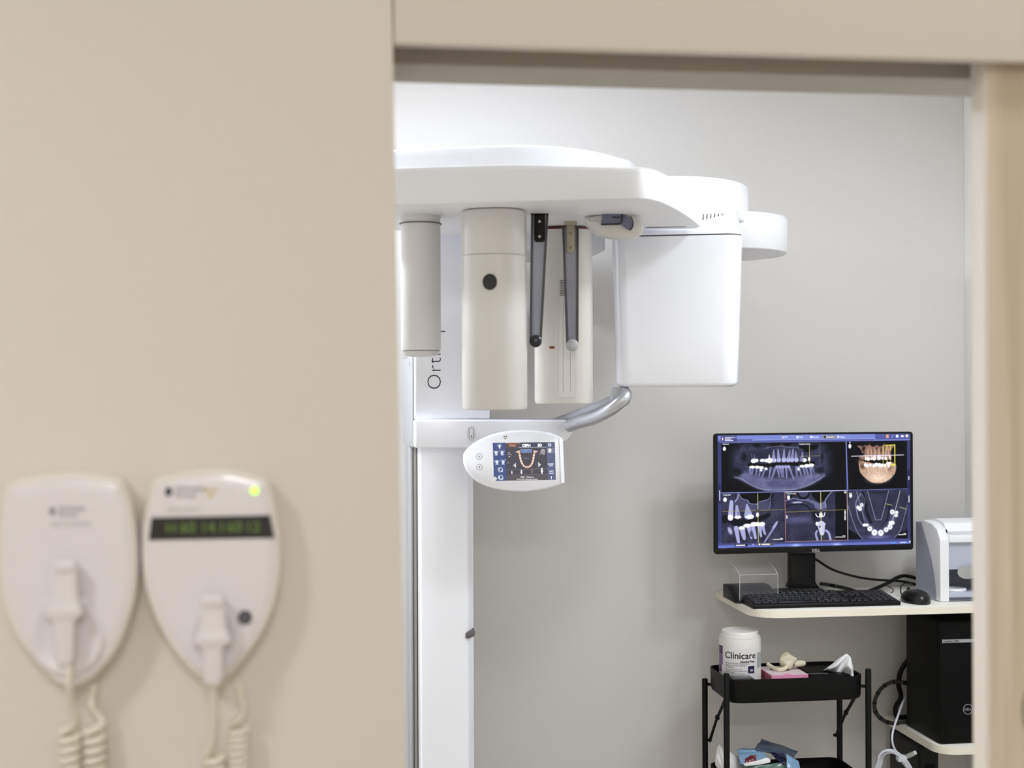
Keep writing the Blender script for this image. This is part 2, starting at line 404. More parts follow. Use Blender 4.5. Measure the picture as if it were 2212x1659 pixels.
OL = [(149,1020),(75,1029),(24,1041),(12,1053),(6,1078),(0,1123),(-3,1174),(0,1248),(9,1308),(30,1365),(66,1418),(104,1459),(131,1478),(152,1485),(180,1476),(209,1457),(251,1407),(277,1347),(292,1293),(298,1233),(297,1174),(288,1108),(274,1060),(262,1038),(245,1031),(203,1023)]
uL, yfu = wall_unit('exposure_unit', OL, 'white egg-shaped wall unit without a display window, left of its twin on the beige wall')
uR, _ = wall_unit('exposure_unit', OR, 'white egg-shaped wall unit with black display strip and green light')
def upx(a, b, y): return on_y(a, b, y)
XA, ZA = V((1, 0, 0)), V((0, 0, 1))
NA = V((0, -1, 0))
pm = 0.00052   # metres per photo pixel on the units
# emblem + lettering of both units
def emblem(t, x, y, s):
    o = upx(x, y, yfu - 0.0003)
    e = MB().lathe([(6.5 * pm * s, 0), (6.5 * pm * s, 0.0004)], o, 24, (XA, ZA * 1.35, NA))
    build('emblem', e, M['ink_grey'] if t is uL else M['ink'], t)
    l = MB()
    text(l, 'Dentsply', 15 * pm * s, upx(x + 13 * s, y - 1 * s, yfu - 0.0004), XA, ZA)
    text(l, 'Sirona', 15 * pm * s, upx(x + 13 * s, y + 12 * s, yfu - 0.0004), XA, ZA)
    build('lettering', l, M['ink_grey'], t)
emblem(uL, 113, 1104, 1.0); emblem(uR, 364, 1062, 1.12)
build('lettering', text(MB(), 'ORTHOPHOS', 15 * pm, upx(108, 1138, yfu - 0.0004), XA, ZA, spacing=0.85), M['sticker'], uL)
build('lettering', text(MB(), 'ORTHOPHOS', 13 * pm, upx(358, 1106, yfu - 0.0004), XA, ZA, spacing=0.85), M['sticker'], uR)
yd = yfu - 0.001
win = build('display_window', MB().prism([upx(327, 1118, yd), upx(583, 1113, yd), upx(592, 1162, yd), upx(321, 1167, yd)], (0, 0.002, 0)), M['panel_black'], uR, label='black strip with dim green digits')
lt = MB()
for s_, xx_, sz in (('H', 358, 30), ('60', 388, 33), ('14.1', 432, 31), ('60', 490, 32), ('12', 530, 31)):
    text(lt, s_, sz * pm, upx(xx_, 1151 - (xx_ - 358) * 0.012, yd - 0.0004), XA, ZA)
build('digits', lt, M['digit'], win)
tf = MB(); tc_ = upx(455, 1063, yfu - 0.0004)
for k in range(3):
    a = math.radians(90 + 120 * k) + math.pi
    q = [tc_ + (XA * math.cos(a + d) + ZA * math.sin(a + d)) * r * pm for d, r in ((-0.45, 3), (-0.45, 12), (0, 13), (0.45, 12), (0.45, 3))]
    tf.prism(q, (0, 0.0003, 0))
build('warning_symbol', tf, M['yellow'], uR)
build('indicator_light', MB().lathe([(8.3 * pm, -0.001), (8.3 * pm, 0.0012), (5 * pm, 0.002)], upx(550, 1060, yfu), 24, (XA, ZA, NA)), M['led'], uR, label='glowing green light')
rb = build('round_button', MB().lathe([(14 * pm, -0.001), (14 * pm, 0.003), (11 * pm, 0.004), (8 * pm, 0.0042)], upx(529, 1333, yfu), 28, (XA, ZA, NA)), M['ink'], uR, label='dark grey round button')
build('button_mark', MB().lathe([(4 * pm, 0.0041), (4 * pm, 0.0046)], upx(529, 1333, yfu), 16, (XA, ZA, NA)), M['ink_grey'], rb)
# cradle recess on the left unit: raised tear-shaped lip around a pocket
def cradle(t, pts):
    o = smooth_closed(pts); rim = [upx(a, b, yfu) for a, b in o]
    def ring(d, y): return [V((p.x, y, p.z)) for p in inset(rim, d, NA)]
    build('cradle', MB().loft([ring(0.0, yfu + 0.0005), ring(0.002, yfu - 0.0035), ring(0.005, yfu - 0.0042), ring(0.010, yfu - 0.0012), ring(0.02, yfu - 0.0006)], cap0=False), M['unit'], t, smooth=60)
cradle(uL, [(130,1282),(95,1296),(72,1335),(64,1385),(75,1425),(105,1450),(146,1462),(185,1450),(215,1420),(228,1380),(216,1335),(190,1298),(160,1283)])
cradle(uR, [(448,1302),(420,1330),(404,1375),(404,1415),(425,1445),(456,1458),(492,1445),(520,1412),(524,1375),(505,1330),(482,1304)])
def coil(pts, cx, y0, y1, rpx, pitch, Y):
    out = [on_y(a, b, Y + d) for a, b, d in pts]
    n = int((y1 - y0) / pitch * 14); c0 = [on_y(cx, y0 + (y1 - y0) * k / n, Y) for k in range(n + 1)]
    return spl(out, 6)[:-1] + [c + XA * (-math.cos(2 * math.pi * k / 14) * rpx * pm) + V((0, math.sin(2 * math.pi * k / 14) * rpx * pm, 0)) for k, c in enumerate(c0)]
def hand_switch(label, cx, top, bot, cordA, cordB, hexA, hexB, scale=1.0):
    y = yfu - 0.0155
    t = thing('hand_switch', label, 'hand switch', upx(cx, (top + bot) / 2, y), 'hand switches in the wall units')
    def rr(px_c, py, hw, hd, yy=y):
        c = upx(px_c, py, yy); return [V((c.x + q[0], yy + q[1], c.z)) for q in rrect(-hw * pm, hw * pm, -hd, hd, min(hw * pm, hd) * 0.5, 4)]
    L = bot - top
    b = MB().loft([rr(cx, top + L * f, hw * scale, hd) for f, hw, hd in ((0.0, 23, .007), (0.02, 26, .0095), (0.2, 27, .010), (0.34, 29, .010), (0.42, 34, .0105), (0.45, 37, .011), (0.52, 37, .011), (0.55, 27, .0095), (0.60, 22, .009), (0.93, 21, .0085), (1.0, 16, .007))])
    build('grip', b, M['unit'], t, smooth=45)
    bt = upx(cx - 2, top + 5, y - 0.0095)
    build('push_button', MB().loft([[bt + XA * (q[0] * scale) + ZA * q[1] + V((0, d, 0)) for q in rrect(-.0115, .0115, -.006, .006, .004)] for d in (0.001, -.003)]), M['unit'], t, bevel=0.001, smooth=45)
    for pts, hx_ in ((cordA, hexA), (cordB, hexB)):
        build('coiled_cord', MB().tube(coil(pts, *hx_), (6.3 if hx_[4] < 16 else 8) * pm, 8), M['cord'], t, label='ivory coiled cord strand')
    return t
YC = YF - 0.024
hand_switch('white hand switch sunk in the round cradle of the plain wall unit without a display', 140, 1217, 1432,
    [(148,1425,-.039),(149,1470,-.039),(150,1496,-.032),(155,1520,-.022),(163,1545,-.012),(157,1568,-.004),(138,1580,0)], [(204,1478,.004),(198,1512,.002),(202,1534,0),(222,1560,0),(208,1574,0),(190,1582,0)],
    (151, 1580, 1900, 17, 21, YC), (205, 1582, 1900, 17, 21, YC))
hand_switch('white hand switch hanging in the wall unit that has the black display strip', 460, 1292, 1476,
    [(461,1465,-.039),(461,1500,-.031),(462,1550,-.020),(459,1595,-.008),(450,1624,0)], [(512,1470,.004),(520,1505,.002),(526,1530,0),(520,1552,0),(500,1566,0)],
    (465, 1626, 1900, 17, 20, YC), (515, 1568, 1900, 18, 15, YC))

# ================================================================== DENTAL X-RAY MACHINE
xr = thing('dental_xray_machine', 'large white panoramic dental x-ray machine with overhead arm and control panel', 'x-ray machine', V((xy(955, 3.45), 3.45, 0)))
# --- column, rail, base
YCOL = 3.22
c0, c1, c2 = xy(908, YCOL, 1200), xy(1004, YCOL, 1200), xy(1023, YCOL + 0.03, 1200)
ZTOP = 2.02
def vpr(pts, z0, z1): return MB().prism([V((a, b, z0)) for a, b in pts], (0, 0, z1 - z0))
build('column', vpr([(c0, YCOL), (c1, YCOL), (c1 + 0.008, YCOL + 0.004), (c2, YCOL + 0.03), (c2, YCOL + 0.09), (c0, YCOL + 0.09)], 0.03, 1.86), M['white'], xr, bevel=0.004, seg=3)
build('column_rail', vpr([(c0 + 0.004, YCOL + 0.0905), (c2 - 0.01, YCOL + 0.0905), (c2 - 0.01, YCOL + 0.33), (c0 + 0.004, YCOL + 0.33)], 0.03, 1.86), M['rail'], xr, bevel=0.001)
for yy in (0.155, 0.30):
    build('rail_groove', MB().bb(c0 + 0.002, c0 + 0.006, YCOL + yy, YCOL + yy + 0.022, 0.04, 1.85), M['rail_dark'], xr)
build('wall_plate', vpr([(c0 - 0.002, YCOL + 0.332), (c2 - 0.01, YCOL + 0.332), (c2 - 0.01, YB - 0.004), (c0 - 0.002, YB - 0.004)], 0.02, 1.9), M['grey_plastic'], xr, bevel=0.003)
build('base_plate', MB().bb(c0 - 0.06, c2 + 0.06, YCOL - 0.05, YB - 0.01, 0.0, 0.03), M['rail'], xr, bevel=0.004)
g = [on_y(a, b, YCOL + 0.01) for a, b in ((1005,1366),(1010,1363),(1018,1361),(1024.5,1358.5),(1024.5,1371),(1018,1375),(1009,1378),(1005,1376))]
build('cable_clip', MB().prism([V((p.x, YCOL - 0.003, p.z)) for p in g], (0, 0.05, 0)), M['seam'], xr, bevel=0.0015, label='dark grey clip on the column edge')
# --- carriage with lettering
YCA = 3.195
k0, k1 = xy(894, YCA, 700), xy(1058, YCA, 700)
zc0, zc1 = zy(905.5, 950, YCA), zy(470, 950, YCA)
car = build('carriage', vpr(rrect(k0, k1, YCA, YCA + 0.24, 0.006), zc0, zc1), M['white'], xr, bevel=0.002)
zs1 = zy(771, 880, YCA + 0.03)
build('side_cover', MB().bb(k0 - 0.003, k0 - 0.0002, YCA + 0.012, YCA + 0.4, zy(968, 880, YCA), zs1), M['grey_plastic'], xr, bevel=0.001)  # greyer than the carriage shell; shade on this flank is put into the colour
for py_ in (785, 956):
    build('screw', MB().lathe([(0.0042, 0), (0.004, 0.001), (0.002, 0.0012)], V((k0 - 0.003, YCA + 0.11, zy(py_, 888, YCA + 0.11))), 16, (V((0, 1, 0)), ZA, V((-1, 0, 0)))), M['screw'], xr)
ol = on_y(953, 843, YCA - 0.0006)
l = text(MB(), 'Orthophos', 0.0475, ol, V((0, 0, 1)), V((-1, 0, 0)), thin=-0.0010, ext=0.0002, spacing=1.06)
build('lettering', l, M['ink'], car, label='thin dark vertical word Orthophos')
# --- control arm
YA = 3.17
ap = [(895,906),(1222,907),(1234,912),(1241,924),(1236,940),(1222,953),(1200,962),(1150,968),(895,968)]
arm = build('control_arm', MB().prism([on_y(a, b, YA) for a, b in ap], (0, 0.2, 0)), M['white'], xr, bevel=0.006, seg=4)
sw = on_y(1018, 937, YA)
build('switch_recess', MB().lathe([(0.0115, 0.0006), (0.0105, 0.0012), (0.009, 0.0003), (0.001, 0.0002)], sw, 32, (XA, ZA * 1.65, NA)), M['white_soft'], arm)
build('switch_frame', MB().box(sw + V((0, -.0012, .001)), (.0099, .002, .0236)), M['ink'], arm)
build('power_switch', MB().prism([sw + V((d, -.002, z)) for d, z in ((-.0043, .0125), (.0043, .0125), (.0043, -.0105), (-.0043, -.0105))], (0, -0.002, 0)), M['white_soft'], arm, bevel=0.0006, label='white rocker switch')
build('switch_mark', MB().box(sw + V((0, -.0043, -.0058)), (.003, .0006, .0022)), M['ink'], arm)
# --- control panel (guitar-pick shaped)
TP = 3.05
def pp(a, b, d=0.0): return P(a, b, TP) - FWD * d
po = spx([(1003,983),(1012,971),(1032,956),(1060,943),(1090,935.5),(1120,932),(1155,932.5),(1185,937.5),(1206,944)], 5) + [(1213.5, 949), (1217.8, 1043)] + spx([(1209,1046.5),(1180,1054),(1150,1058.5),(1120,1060),(1085,1057),(1050,1048),(1025,1034),(1010,1016),(1003,1000)], 5)
pf = [pp(a, b) for a, b in po]
def pin(d, dep): return [p - FWD * dep for p in inset(pf, d, -FWD)]
pan = build('control_panel', MB().loft([pin(0.004, -0.034), pin(-0.0035, -0.024), pin(-0.003, -0.010), pin(0.0, -0.002), pin(0.0018, 0.0)]), M['white'], xr, smooth=50, label='pick-shaped white touch panel')
build('panel_seam', MB().prism([pp(1207, 946, .0002), pp(1207.6, 946, .0002), pp(1211.6, 1044, .0002), pp(1211, 1044, .0002)], -FWD * 0.0003), M['ink_grey'], pan)
cv = Canvas(1064, 955, 1200, 1039, 2.6)
cv.rect(0, 0, 3000, 3000, (92, 90, 98))
cv.rect(1060, 950, 1092, 1045, (88, 100, 140)); cv.rect(1182, 950, 1204, 1045, (108, 114, 140))
cv.rect(1092, 955, 1182, 966, (86, 90, 108)); cv.rect(1092, 955, 1123, 966.3, (104, 98, 98)); cv.rect(1092, 954, 1124, 956.6, (206, 152, 122))
cv.line(1121, 966.3, 1181, 966.0, 0.9, (225, 225, 235)); cv.line(1121, 966, 1124, 957, .6, (120, 120, 130)); cv.line(1152, 966, 1155, 957, .6, (120, 120, 130))
cv.rect(1182, 968, 1204, 980, (136, 136, 156))
cv.line(1094, 1015.5, 1181, 1013.5, 0.6, (150, 148, 152)); cv.line(1094, 1027, 1181, 1025.6, 0.6, (140, 138, 144)); cv.rect(1092, 1026.5, 1183, 1045, (104, 100, 104))
cv.rect(1125, 970.5, 1148, 977, (122, 142, 182)); cv.frame(1125, 970.5, 1148, 977, .8, (170, 190, 222))
arch = [(1121,977),(1122.5,984),(1123.5,990),(1125,996),(1127,1001.5),(1130,1006),(1134,1008.8),(1138,1009.6),(1142,1008.8),(1146,1006),(1149,1001.5),(1151,996),(1152.3,990),(1153.3,984),(1155,977)]
cv.path(spx(arch, 4), 4.2, (206, 168, 148)); cv.path(spx(arch, 4), 2.2, (196, 150, 128))
for (a, b), r in zip(arch[1:-1], (2.4, 2.5, 2.4, 2.1, 1.7, 1.5, 1.5, 1.5, 1.7, 2.1, 2.4, 2.5, 2.4)): cv.ell(a, b, r * .85, r, (240, 222, 212))
for sx, x_ in ((-1, 1121), (1, 1155)): cv.poly([(x_ + sx * -2, 972), (x_ + sx * 4, 974), (x_ + sx * 8.5, 976.5), (x_ + sx * 3, 977), (x_ + sx * 1, 980), (x_ - sx * 1.5, 979)], (224, 198, 184))
for x_, y_, a_ in ((1071, 978, 1), (1084, 978, -1), (1072, 998.5, 1), (1085.5, 998.5, -1)):
    cv.ell(x_, y_ - 1, 3.2, 4.2, (214, 222, 244)); cv.rect(x_ - 3.4, y_ + 3.2, x_ + 3.4, y_ + 4.8, (214, 222, 244))
    cv.line(x_ - 5, y_ - 5, x_ - 4, y_ - 1.5 if a_ > 0 else y_ - 6.5, 1, (225, 230, 250)); cv.line(x_ + 5, y_ - 4, x_ + 4, y_ - 2 if a_ > 0 else y_ - 6.5, 1, (225, 230, 250))
for y_ in (1014.5, 1031.5):
    cv.ell(1079, y_, 5.6, 5.6, (236, 240, 252)); cv.ell(1079, y_, 4.5, 4.5, (92, 104, 144)); cv.poly([(1080, y_ + 4), (1085, y_ + 5), (1081.5, y_ + 0.5)], (236, 240, 252))
cv.ell(1079, 962.5, 2.6, 2.8, (232, 236, 250)); cv.rect(1077.6, 964.5, 1080.4, 968, (232, 236, 250))
for k in range(7):
    a = math.pi * (1 + k / 6); cv.line(1079 + 4 * math.cos(a), 962.5 + 4 * math.sin(a), 1079 + 5.4 * math.cos(a), 962.5 + 5.4 * math.sin(a), .7, (220, 226, 245))
cv.ell(1188.5, 961, 3.4, 3.4, (245, 245, 250)); cv.ell(1188.5, 961, 1.5, 1.5, (80, 86, 110)); cv.ell(1188.5, 973, 3.6, 4.2, (246, 236, 232)); cv.rect(1185.5, 976.6, 1191.5, 978, (246, 236, 232))
cv.ell(1173.5, 975, 5.2, 5.2, (168, 164, 172)); cv.poly([(1168, 976), (1166, 983), (1171, 980), (1174, 984), (1178, 983), (1177, 976)], (158, 154, 160))
cv.poly([(1107, 1005.5), (1113.5, 999.5), (1113.5, 1011.5)], (206, 206, 214)); cv.poly([(1168.5, 1004.5), (1162, 998.5), (1162, 1010.5)], (206, 206, 214))
for x_, h_, w_, c_ in ((1104, 5.5, 1.2, (224, 226, 236)), (1125, 6.5, 1.9, (230, 232, 240)), (1148.5, 8, 1.9, (142, 126, 116)), (1170, 9, 2.4, (232, 234, 242))):
    cv.ell(x_, 1025 - h_ * 1.25, w_ * .8, w_ * .9, c_); cv.rect(x_ - w_, 1025 - h_, x_ + w_, 1025 - h_ * .45, c_); cv.rect(x_ - w_ * .6, 1025 - h_ * .5, x_ + w_ * .6, 1025, c_)
cv.ell(1099, 977.5, 1.6, 1.2, (230, 230, 236)); cv.ell(1099.5, 986, 1.6, 1.2, (230, 230, 236)); cv.ell(1097, 999, 1.5, 1.9, (150, 148, 152))
scr = cv.object('touch_screen', lambda u, v: pp((1064.2 + (1198.5 - 1064.2) * u) * (1 - v) + (1067.2 + (1200.6 - 1067.2) * u) * v, (956.5 - 1.4 * u) * (1 - v) + (1038.6 - 2.2 * u) * v, 0.0006), pan, screen_mat('touch_screen_glow', 0.92))
scr['label'] = 'lit touch screen with tooth arch'
ORIGIN[scr.name] = ORIGIN[xr.name]
pmm = TP / FOC
def ptxt(mb_, s_, px_, x_, y_, al='CENTER', th=0.0): text(mb_, s_, px_ * pmm * 1.4, pp(x_, y_, 0.0009), RC, UC, al, th, 0.00005)
MW = mat('screen_white_text', (240, 240, 246), 0.5, emit=0.85); MO = mat('screen_orange_text', (214, 150, 118), 0.5, emit=0.75); MG = mat('screen_grey_text', (172, 168, 172), 0.5, emit=0.4)
def word(m, *a_, **k_):
    l = MB(); ptxt(l, *a_, **k_); build('lettering', l, m, pan)
for a_ in (('CEPH', 5.3, 1137, 964.6, 'CENTER', .0003), ('3D', 5.5, 1166, 964.2, 'CENTER', .0003), ('QUICK', 3.1, 1190, 1003.6), ('OFF', 3.1, 1190.4, 1007.6), ('60kV', 3.1, 1191, 1019), ('12mA', 3.1, 1191, 1023.6), ('?', 5.6, 1191, 1034.5, 'CENTER', .0002), ('T', 5, 1079, 1017), ('R', 5, 1079, 1034), ('M201 - R button,', 3, 1139, 1031.8), ('move into starting position', 3, 1139, 1036.2)): word(MW, *a_)
word(MO, 'PAN', 5.3, 1107, 964.9)
for a_ in (('1/024', 3.4, 1100, 983.4), ('14.1 s', 3.2, 1138, 991.6), ('P1', 3.4, 1136.5, 975.3)): word(MG, *a_)
for y_, s_ in ((986, 1), (1009, -1)):
    c = pp(1035 + (y_ - 986) * .04, y_, 0.0004); rr_ = 6.7 * pmm
    bt = build('panel_button', MB().loft([[c + (RC * math.cos(a) + UC * math.sin(a)) * (r * rr_) - FWD * h for a in [2 * math.pi * k / 28 for k in range(28)]] for r, h in ((1.0, 0), (0.97, .0004), (0.9, .0004), (0.87, 0))], False, False), M['ink_grey'], pan)
    build('button_arrow', MB().prism([c + RC * (x_ * pmm) + UC * (z_ * s_ * pmm) for x_, z_ in ((-2.2, -1.8), (2.2, -1.8), (0, 2.6))], -FWD * .0004), M['ink_grey'], bt)
tf = MB(); tc_ = pp(1091.5, 944.5, 0.0004)
for k in range(3):
    a = math.radians(270 + 120 * k)
    tf.prism([tc_ + (RC * math.cos(a + d) + UC * math.sin(a + d)) * (r * pmm) for d, r in ((-0.5, 1.2), (-0.5, 4.6), (0.5, 4.6), (0.5, 1.2))], -FWD * .0003)
build('warning_symbol', tf, M['olive'], pan)
sp = [pp(a, b, .002) for a, b in ((1069, 1029), (1074, 1033), (1070, 1043), (1064.5, 1043.5), (1063.5, 1037))]
build('corner_tab', MB().prism(sp, -FWD * .004), M['white_soft'], pan, bevel=0.0008)
# --- overhead arm (slab): outline of the underside found by intersecting the level z = ZS0
ZS0, ZS1 = 1.933, 2.006
fr = spx([(700,451),(860,444.5),(1000,440.5),(1200,435),(1340,431.5),(1395,432),(1430,439.5),(1465,456.5),(1495,476),(1513,491)], 6)
bk = [(1508, 494), (1490, 495), (1400, 496), (1290, 499), (1115, 504.5), (1000, 509), (950, 507), (880, 500), (700, 485)]
so = [on_z(a, b, ZS0) for a, b in fr + bk]
xt0, xt1 = P(1050, 829, 2.53).x, P(1400, 829, 2.53).x
def sr(d, z):
    out = []
    for p in inset(so, d):
        f = max(0, min(1, (p.x - xt0) / (xt1 - xt0))); f = f * f * (3 - 2 * f)
        out.append(V((p.x, p.y, z - .013 * f * (z - ZS0) / (ZS1 - ZS0))))
    return out
slab = build('overhead_arm', MB().loft([sr(0.007, ZS0), sr(0.001, ZS0 + 0.003), sr(0.0, ZS0 + 0.008), sr(0.0, ZS1 - 0.012), sr(0.002, ZS1 - 0.005), sr(0.006, ZS1 - 0.001), sr(0.013, ZS1)]), M['white_soft'], xr, smooth=50)
se = [on_z(a, b, ZS0 - 0.0004) for a, b in ((1395, 491.2), (1482, 489.6), (1482, 490.4), (1395, 492))]
build('service_seam', MB().prism(se, (0, 0, -0.0004)), M['seam'], slab)
# raised cover on top of the slab
ZT = 2.056
cf = spx([(700,333),(855,323),(1000,316),(1130,313),(1240,319),(1310,331),(1362,346)], 6)
co_ = [on_z(a, b, ZT) for a, b in cf] + [P(1395, 829, 3.05), P(1370, 829, 3.2), P(1250, 829, 3.3), P(1000, 829, 3.35), P(700, 829, 3.35)]
def cr_(d, z): return setz(inset(co_, d), z)
build('top_cover', MB().loft([cr_(-0.040, ZS1 - 0.004), cr_(-0.012, ZT - 0.018), cr_(-0.003, ZT - 0.005), cr_(0.004, ZT), cr_(0.02, ZT + 0.001)]), M['white'], xr, smooth=50)
def drum(name, c, rx, ry, z0, z1, m=None, ext=0.0):
    pts = []
    for k in range(64):
        a = 2 * math.pi * k / 64; pts.append(V((c.x + rx * math.cos(a) - (ext if math.cos(a) < 0 else 0), c.y + ry * math.sin(a), 0)))
    r = lambda d, z: setz(inset(pts, d), z)
    return build(name, MB().loft([r(0.004, z0), r(0.0, z0 + 0.004), r(0.0, z1 - 0.008), r(0.003, z1 - 0.002), r(0.01, z1)]), m or M['white'], xr, smooth=50)
drum('rotor_drum', P(1425, 829, 3.43), 0.214, 0.255, 1.985, 2.076)
dc = P(1545, 829, 3.50)
drum('cephalostat_arm', dc, 0.178, 0.195, 1.921, 2.012, M['white_soft'], 0.05)
build('swivel_arm', vpr(rrect(xy(1040, 3.28), xy(1310, 3.28, 520), 3.28, 3.64, 0.02), 1.921, 1.989), M['white_soft'], xr, bevel=0.003)
# --- rotor frame
ra = math.radians(-17.7)
RX, RY = V((math.cos(ra), math.sin(ra), 0)), V((-math.sin(ra), math.cos(ra), 0))
RAX = (RX, RY, ZA)
# --- tube housing
bo = P(1460, 829, 3.02)
def bpx(px, py): return on_plane(px, py, bo, RY)
zb0, zb1 = bpx(1460, 836).z, bpx(1460, 507.5).z
def bring(lx, rx_, z, d0=0.0, dep=0.22, r=0.035):
    return [bo + RX * a + RY * b + ZA * (z - bo.z) for a, b in rrect(lx, rx_, d0, dep, r, 8)]
bl = lambda px, py: (bpx(px, py) - bo).dot(RX)
L0, R0, L1, R1 = bl(1319, 520), bl(1602, 520), bl(1327, 825), bl(1592, 825)
ring_at = lambda z: (L1 + (L0 - L1) * (z - zb0) / (zb1 - zb0), R1 + (R0 - R1) * (z - zb0) / (zb1 - zb0))
rings = [bring(L1 + .012, R1 - .012, zb0, 0.012, .208, .03), bring(L1 + .003, R1 - .003, zb0 + .004, 0.003, .217), bring(L1, R1, zb0 + .010)]
for f in (0.3, 0.6, 1.0):
    z = zb0 + .01 + (zb1 - .002 - zb0 - .01) * f; a, b = ring_at(z); rings.append(bring(a, b, z))
tube_h = build('tube_housing', MB().loft(rings), M['white'], xr, smooth=50, label='glossy white box-shaped housing')
build('housing_seam', MB().loft([bring(L0 + .002, R0 - .002, z, .002, .218) for z in (zb1 - .002, zb1 + .001)]), M['seam'], tube_h)
hz1 = zb1 + 0.012
hd = MB().loft([bring(L0, R0, zb1 + .001), bring(L0, R0, hz1 - .003), bring(L0 + .003, R0 - .003, hz1, .003), bring(L0 + .006, R0 - .006, hz1 + .018, .05, .22, .03), bring(L0 + .012, R0 - .010, hz1 + .058, .155, .22, .025), bring(L0 + .02, R0 - .014, hz1 + .061, .165, .22, .02)])
hood = build('hood', hd, M['white'], tube_h, smooth=50)
vm = MB()
for k in range(6):
    c = on_plane(1519 + 8.2 * k, 470 - 1.1 * k, bo + RY * 0.05 + ZA * (hz1 + 0.018 - bo.z), (RY * 0.38 - ZA).normalized())
    L_ = 0.020 * (1 - k * 0.16)
    build('vent_slot', MB().box(c + ZA * 0.0012, (0.0022, L_ * 2.2, 0.004), (RX, (RY + ZA * 0.38).normalized(), ZA)), M['seam'], hood)
# --- hanging columns
def hang(name, px, t, r, z0, z1, m, sq=2.0, cham=0.006):
    c = P(px, 829, t); c.z = 0
    return build(name, MB().lathe([(r - cham, z0), (r - cham * .3, z0 + cham * .25), (r, z0 + cham), (r, z1)], c, 56, RAX, sq), m, xr, smooth=40), c
TFc = 2.675; rF = 69 / FOC * TFc
zF0, zFs = zy(886, 1069, (TFc - .05) * .993), P(1069, 547.5, TFc - rF).z
fc, ccF = hang('sensor_column', 1069, TFc, rF, zF0, zFs - 0.0008, M['cyl'], 2.5)
build('sensor_cap', MB().lathe([(rF * .985, zFs), (rF, zFs + .002), (rF, ZS0 - .006), (rF * .97, ZS0 - .002)], ccF, 56, RAX, 2.5), M['cyl'], fc, smooth=40)
build('cap_gap', MB().lathe([(rF * .93, ZS0 - .003), (rF * .93, ZS0 + .004)], ccF, 40, RAX, 2.4), M['red'], fc)
dn = on_plane(1058, 609, ccF - RY * (rF + .0005), RY)
build('lens_port', MB().lathe([(15.5 / FOC * 2.62, -0.004), (15.5 / FOC * 2.62, 0.0016), (13 / FOC * 2.62, 0.0024)], dn, 32, (RX, ZA * 1.12, -RY)), M['dot'], fc, label='black round port')
TL = 2.75; rL = 42.5 / FOC * TL
zL0 = P(910, 757, TL - rL).z
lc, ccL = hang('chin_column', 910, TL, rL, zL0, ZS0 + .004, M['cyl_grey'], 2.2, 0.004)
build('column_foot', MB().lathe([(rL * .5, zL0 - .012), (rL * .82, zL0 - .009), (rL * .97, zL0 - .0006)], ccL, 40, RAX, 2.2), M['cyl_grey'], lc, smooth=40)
zLc = P(910, 479, TL - rL).z
build('collar', MB().lathe([(rL + .0022, zLc - .001), (rL + .003, zLc), (rL + .0022, zLc + .001)], ccL, 48, RAX, 2.2), M['seam'], lc)
TR_ = 2.98; rR = 61.5 / FOC * TR_
zR0 = P(1218, 873, TR_ - rR).z
rc_, ccR = hang('detector_column', 1218, TR_, rR, zR0, ZS0 - .007, M['cyl'], 3.0)
build('column_gap', MB().lathe([(rR * .93, ZS0 - .0075), (rR * .93, ZS0 - .001)], ccR, 40, RAX, 3.0), M['red'], rc_)
rfp = ccR - RY * (rR + .0004)
def rp(a, b): return on_plane(a, b, rfp, RY)
q0, q1 = rp(1208, 602), rp(1243, 640)
st = build('rating_sticker', MB().prism([rp(1207, 603), rp(1242, 603), rp(1242, 641), rp(1207, 641)], -RY * .0003), M['sticker'], rc_, label='silver sticker with black print')
l = MB()
for k, w_ in enumerate((26, 22, 28, 18, 30, 24, 16, 28, 20, 25)):
    y_ = 605.5 + k * 3.5
    l.prism([rp(1210, y_), rp(1210 + w_, y_), rp(1210 + w_, y_ + 1.5), rp(1210, y_ + 1.5)], -RY * .0006)
build('printing', l, M['ink'], st)
for x_ in (1216, 1232): build('groove_line', MB().prism([rp(x_, 652), rp(x_ + .8, 652), rp(x_ + .8, 848), rp(x_, 848)], -RY * .0003), M['ink_grey'], rc_)
build('recess_panel', MB().prism([rp(1207, 642), rp(1241, 642), rp(1241, 858), rp(1207, 858)], -RY * .0002), M['cyl'], rc_, label='thin inset window strip')
build('laser_window', MB().prism([rp(1187, 748), rp(1198, 748), rp(1198, 753), rp(1187, 753)], -RY * .0006), M['amber'], rc_, label='small amber window')
